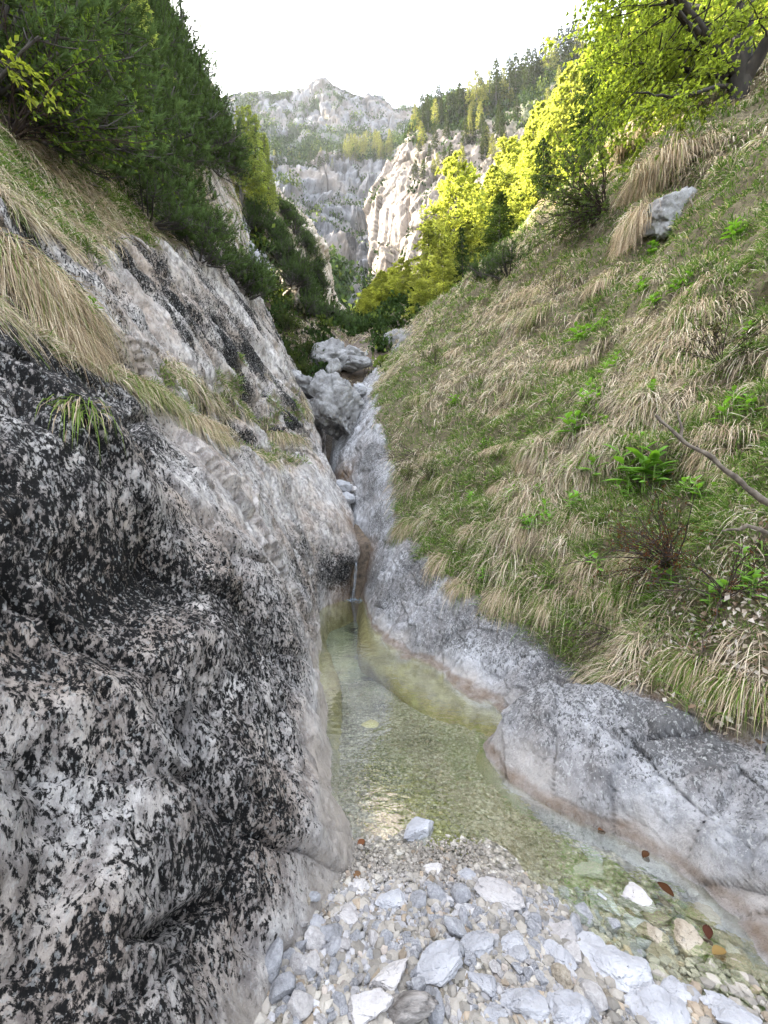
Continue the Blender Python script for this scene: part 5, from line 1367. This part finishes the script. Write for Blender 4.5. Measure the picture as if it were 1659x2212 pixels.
# ---- far scrub: masses of dwarf pine on cliff tops and gullies
def scrub(name, S, soil, sgn, n, size, label, k=16, extra=None):
    dens = cell(soil) ** 3 * (extra if extra is not None else 1)
    P, N, i, j = S.sample(n, dens); N = N * np.sign((N * (CAM - P)).sum(1, keepdims=True))
    idx = np.repeat(np.arange(n), k); m = len(idx)
    s = RNG.uniform(.5, 1.3, n)[idx] * size
    o = RNG.normal(0, .5, (m, 3)); o[:, 2] = np.abs(o[:, 2])
    Q = P[idx] + o * s[:, None]
    mb = MB(); c = np.array([[.030, .050, .016]]) * RNG.uniform(.6, 1.5, n)[idx][:, None] * RNG.uniform(.7, 1.3, (m, 1))
    lt = (RNG.random(n) < .14)[idx]; c = np.where(lt[:, None], c * np.array([[3.0, 2.4, 1.6]]), c)
    mb.leaves(Q, RNG.normal(0, .6, (m, 3)) + np.array([0, 0, .9]), RNG.normal(size=(m, 3)) + N[idx], s * .42, s * .3, c, .2)
    tag(put(name, mb.mesh(name), M_PINE), label, 'scrub', kind='stuff')
SCl.G = GC; SF.G = GF; SM.G = GM
scrub('undergrowth', SCl, soilC, 1, 2600, 1.7, 'dark dwarf pine scrub on the wooded ridge', 40, ((cell(GC)[..., 1] < 140) * 1.0))
xdc = cell(GF); xdc = xdc[..., 0] / xdc[..., 1] * 829.5 + 829.5
scrub('undergrowth', SF, soilF, 1, 4200, 2.6, 'dwarf pine scrub on ledges of the far mountain', 30, ((xdc > 470) & (xdc < 960)) * 1.0)
xdm = cell(GM); xdm = xdm[..., 0] / xdm[..., 1] * 829.5 + 829.5
scrub('undergrowth', SM, soilM, 1, 1100, .45, 'low scrub between the tan ribs', 40, ((xdm > 480) & (xdm < 760)) * 1.0)

gb = cell(GB); xdb = gb[..., 0] / gb[..., 1] * 829.5 + 829.5
wb = ((gb[..., 1] > 13.2) & (gb[..., 1] < 34) & ((xdb < 700) | (gb[..., 1] > 18.2) | (xdb > 815))).astype(float)
scrub('undergrowth', SBs, np.pad(wb, ((0, 1), (0, 1)), mode='edge'), 1, 900, .42, 'low dark scrub and heather on the valley floor', 60)
for dx, Y, ht, lab in [(600, 15.5, 1.4, 'dark leafy bush at the end of the upper left slab'), (630, 15.0, 1.2, 'dark bush left of the large dark boulder'), (655, 14.6, 1.1, 'dark brushy shrub before the large dark boulder'), (620, 16.8, 1.5, 'dark green bush under the dwarf pine row'), (665, 15.8, 1.1, 'shadowed bush beside the large dark boulder'), (645, 13.6, .9, 'low dark shrub above the upright pale slab')]:
    q = drop((dx - 829.5) / 829.5 * Y, Y, [SB, SM]); twig_shrub(0, 0, 26, ht, lab, leaf=(.07, .10, .035), dirv=(0, -.2, .9), spread=.45, rad=.008, nleaf=14, lsz=.05, sub=9, name='leafy_shrub', at=q, sag=.15)

# ---- the big broadleaf tree at the upper right
def broadleaf():
    b = ray(1590, 205, [SR]); Yb = b[0][1]; c = b[0]
    rt = empty('broadleaf_tree', c); tag(rt, 'big broadleaf tree with dark forked trunk and fresh green leaves at the upper right corner', 'tree')
    t = MB(); tips = []
    def limb(pts, r0, r1, sub=10, lsub=1.3):
        Q = cr1(np.array(pts) - c, 16) + np.cumsum(RNG.normal(0, .012, (16, 3)), 0); t.tube(Q, np.linspace(r0, r1, 16), 8)
        for q in range(sub):
            f = RNG.uniform(.3, 1); i = min(14, int(f * 15)); d = nrm(RNG.normal(0, 1, 3) * np.array([1, 1, .45]) + np.array([-.3, .35, .05])); l = lsub * RNG.uniform(.6, 1.2)
            p2 = Q[i] + np.linspace(0, 1, 7)[:, None] * d * l + np.array([0, 0, -.12]) * l * np.linspace(0, 1, 7)[:, None] ** 2 + np.cumsum(RNG.normal(0, .02, (7, 3)), 0)
            t.tube(p2, np.linspace(min(r1 * .8, .016), .003, 7), 4)
            for z in range(7):
                i2 = RNG.integers(2, 7); d3 = nrm(d + RNG.normal(0, .6, 3) * np.array([1, 1, .35])); l3 = RNG.uniform(.25, .6)
                p3 = p2[i2] + np.linspace(0, 1, 5)[:, None] * d3 * l3; t.tube(p3, [.005, .004, .003, .003, .002], 3); tips.append(p3)
    Y = Yb
    limb([c - [0, 0, .3], W(1600, 120, Y), W(1612, 30, Y), W(1618, -120, Y), W(1640, -400, Y)], .22, .10, 16, 2.2)
    limb([W(1590, 160, Y), W(1545, 110, Y - .2), W(1510, 65, Y - .4), W(1470, 20, Y - .6), W(1430, -40, Y - .8), W(1380, -160, Y - 1)], .11, .05, 18, 1.9)
    limb([W(1530, 90, Y), W(1500, 60, Y - .5), W(1455, 10, Y - .9), W(1430, -60, Y - 1.1)], .07, .03, 12, 1.5)
    limb([c, W(1650, 100, Y - .3), W(1700, 20, Y - .6), W(1760, -80, Y - 1)], .15, .06, 12, 1.8)
    limb([W(1570, 170, Y), W(1500, 165, Y + .3), W(1420, 150, Y + .2), W(1350, 145, Y)], .05, .012, 16, 1.0)
    limb([W(1575, 185, Y), W(1520, 195, Y - 1.0), W(1450, 200, Y - 1.6), W(1380, 195, Y - 1.9)], .04, .010, 14, .9)
    limb([W(1600, 60, Y), W(1540, 60, Y + .9), W(1470, 80, Y + 1.4), W(1400, 90, Y + 1.6)], .05, .012, 16, 1.1)
    limb([W(1620, 60, Y), W(1640, 60, Y + 1.3), W(1650, 90, Y + 1.9)], .04, .010, 14, 1.2)
    limb([W(1520, 20, Y), W(1440, 10, Y + .6), W(1380, 30, Y + 1.0), W(1330, 60, Y + 1.2)], .05, .012, 16, 1.2)
    for a, b in [(1345, 60), (1380, 120), (1420, 60), (1440, 170), (1490, 130), (1330, 10), (1400, 190), (1550, 30)]:
        limb([W(min(a + 130, 1600), b - 10, Y + .9), W(a + 60, b, Y + .7), W(a, b + 12, Y + .4)], .022, .008, 14, .8)
    put('trunk', t.mesh('trunk'), M_DARKBARK, rt)
    P = []; A = []
    for p3 in tips:
        m = 26; u = RNG.integers(0, 5, m); P.append(p3[u]); A.append((p3[-1] - p3[0]) * 1.2 + RNG.normal(0, .28, (m, 3)))
    P = np.concatenate(P); A = np.concatenate(A); n = len(P); lf = MB()
    col = np.array([.235, .31, .07]) * RNG.uniform(.65, 1.45, (n, 1))
    lf.leaves(P, A, RNG.normal(0, .45, (n, 3)) + np.array([0, 0, 1]), RNG.uniform(.05, .085, n), RNG.uniform(.032, .055, n), col, .15)
    put('crown', lf.mesh('crown', False), M_BROAD, rt); print('broad', n, Yb)
broadleaf()

# ---- willow, juniper and other bushes on the right
twig_shrub(1310, 455, 34, 1.9, 'grey-green willow bush with bare dark stems reaching left from the grass mound', leaf=(.12, .17, .07), dirv=(-.75, -.1, .42), spread=.42, rad=.014, nleaf=16, lsz=.055, sub=11, name='willow_bush', sag=.1)
twig_shrub(1300, 470, 14, 1.5, 'low willow stems sweeping down left below the willow bush', leaf=(.11, .16, .06), dirv=(-.95, -.1, -.02), spread=.22, rad=.012, nleaf=10, lsz=.05, sub=7, name='willow_bush')
top_to('spruce', 1078, 415, 14.2, 'small dark pointed spruce on the crest of the grass slope', wide=1.7, k=2)
for dx, dy, s, lab in [(1062, 560, .8, 'dark dense juniper bush at the foot of the small pointed spruce'), (1105, 585, .85, 'lower dark juniper mound right of the dense one')]:
    h = ray(dx, 596 if dy > 540 else 590, [SR]); h = h if h is not None else ray(dx, 610, [SR]); pine(h[0] + np.array([0, .2, 0]), np.array([0, 0, 1]), s, lab)
# ---- leafy shrub and near twig at the left edge
for dx, dy, lab in [(60, 250, 'light green leafy shrub over the pines at the left edge'), (20, 300, 'leafy shrub at the left edge below the near twig'), (110, 180, 'pale-leaved shrub in the top left corner of the thicket'), (150, 280, 'small-leaved shrub right of the left edge shrub'), (30, 90, 'pale-leaved shrub at the very top left')]:
    h = ray(dx, dy, [SL]); nn = h[1] if h[1] @ (CAM - h[0]) > 0 else -h[1]
    twig_shrub(0, 0, 26, 1.5, lab, leaf=(.13, .20, .045), dirv=nn * .9 + np.array([0, -.2, .6]), spread=.5, rad=.009, nleaf=9, lsz=.045, sub=9, name='leafy_shrub', at=h[0])
rt = twig_shrub(0, 0, 3, .42, 'bright yellow-green leafy twig close by at the left edge', leaf=(.30, .36, .07), dirv=(.9, .1, -.35), spread=.2, rad=.0025, nleaf=6, lsz=.03, sub=7, name='leafy_twig', at=W(-60, 70, 1.7), cat='twig', mat=M_TWIG)
# ------------------------------------------------------------------ camera, sky, sun
cam = bpy.data.cameras.new('camera'); co = bpy.data.objects.new('camera', cam); COL.objects.link(co)
cam.sensor_fit = 'HORIZONTAL'; cam.sensor_width = 36; cam.lens = 18.0
cam.clip_start = 0.02; cam.clip_end = 3000
co.location = (0, 0, 1.6); co.rotation_euler = (R(90), 0, 0)
SC.camera = co
SUN_AZ = R(-62)      # measured from +Y towards +X
SUN_EL = R(41)
w = bpy.data.worlds.new('World'); SC.world = w; w.use_nodes = True
nt = w.node_tree; nt.nodes.clear()
sky = nt.nodes.new('ShaderNodeTexSky'); sky.sky_type = 'NISHITA'; sky.sun_disc = False
sky.sun_elevation = SUN_EL; sky.sun_rotation = SUN_AZ
sky.air_density = 1.0; sky.dust_density = 3.0; sky.ozone_density = 0.6
bg = nt.nodes.new('ShaderNodeBackground'); bg.inputs['Strength'].default_value = 0.15
hs = nt.nodes.new('ShaderNodeHueSaturation'); hs.inputs['Saturation'].default_value = 0.4; nt.links.new(sky.outputs[0], hs.inputs['Color'])
wo = nt.nodes.new('ShaderNodeOutputWorld')
nt.links.new(hs.outputs[0], bg.inputs['Color']); nt.links.new(bg.outputs[0], wo.inputs['Surface'])
sl = bpy.data.lights.new('sun', 'SUN'); sl.energy = 3.1; sl.angle = R(0.6); sl.color = (1.0, 0.90, 0.74)
so = bpy.data.objects.new('sun', sl); COL.objects.link(so)
sd = Vector((math.sin(SUN_AZ) * math.cos(SUN_EL), math.cos(SUN_AZ) * math.cos(SUN_EL), math.sin(SUN_EL)))
so.rotation_euler = sd.to_track_quat('Z', 'Y').to_euler()
so.location = (-30, 20, 60)
# ---- valley air
def haze():
    lo = np.array([-330., -12., -6.]); hi = np.array([430., 470., 520.])
    c = np.array([[x, y, z] for x in (lo[0], hi[0]) for y in (lo[1], hi[1]) for z in (lo[2], hi[2])])
    f = np.array([[0, 1, 3, 2], [4, 6, 7, 5], [0, 4, 5, 1], [2, 3, 7, 6], [0, 2, 6, 4], [1, 5, 7, 3]])
    t = NT('valley_haze'); v = t.n('ShaderNodeVolumePrincipled')
    v.inputs['Color'].default_value = (.93, .96, 1.0, 1); v.inputs['Density'].default_value = HAZE; v.inputs['Anisotropy'].default_value = .0
    o = t.n('ShaderNodeOutputMaterial'); t.l(v.outputs[0], o.inputs['Volume'])
    tag(put('haze', mesh_np('haze', c, f, False), t.m), 'thin bluish haze filling the valley', 'haze', kind='stuff')
HAZE = 0.00016
haze()
SC.view_settings.view_transform = 'Standard'; SC.view_settings.look = 'None'
SC.view_settings.exposure = 3.42; SC.view_settings.gamma = 1.0
SC.render.engine = 'CYCLES'
SC.cycles.max_bounces = 8; SC.cycles.transparent_max_bounces = 12
SC.cycles.diffuse_bounces = 4; SC.cycles.transmission_bounces = 4; SC.cycles.glossy_bounces = 3
SC.cycles.use_denoising = True
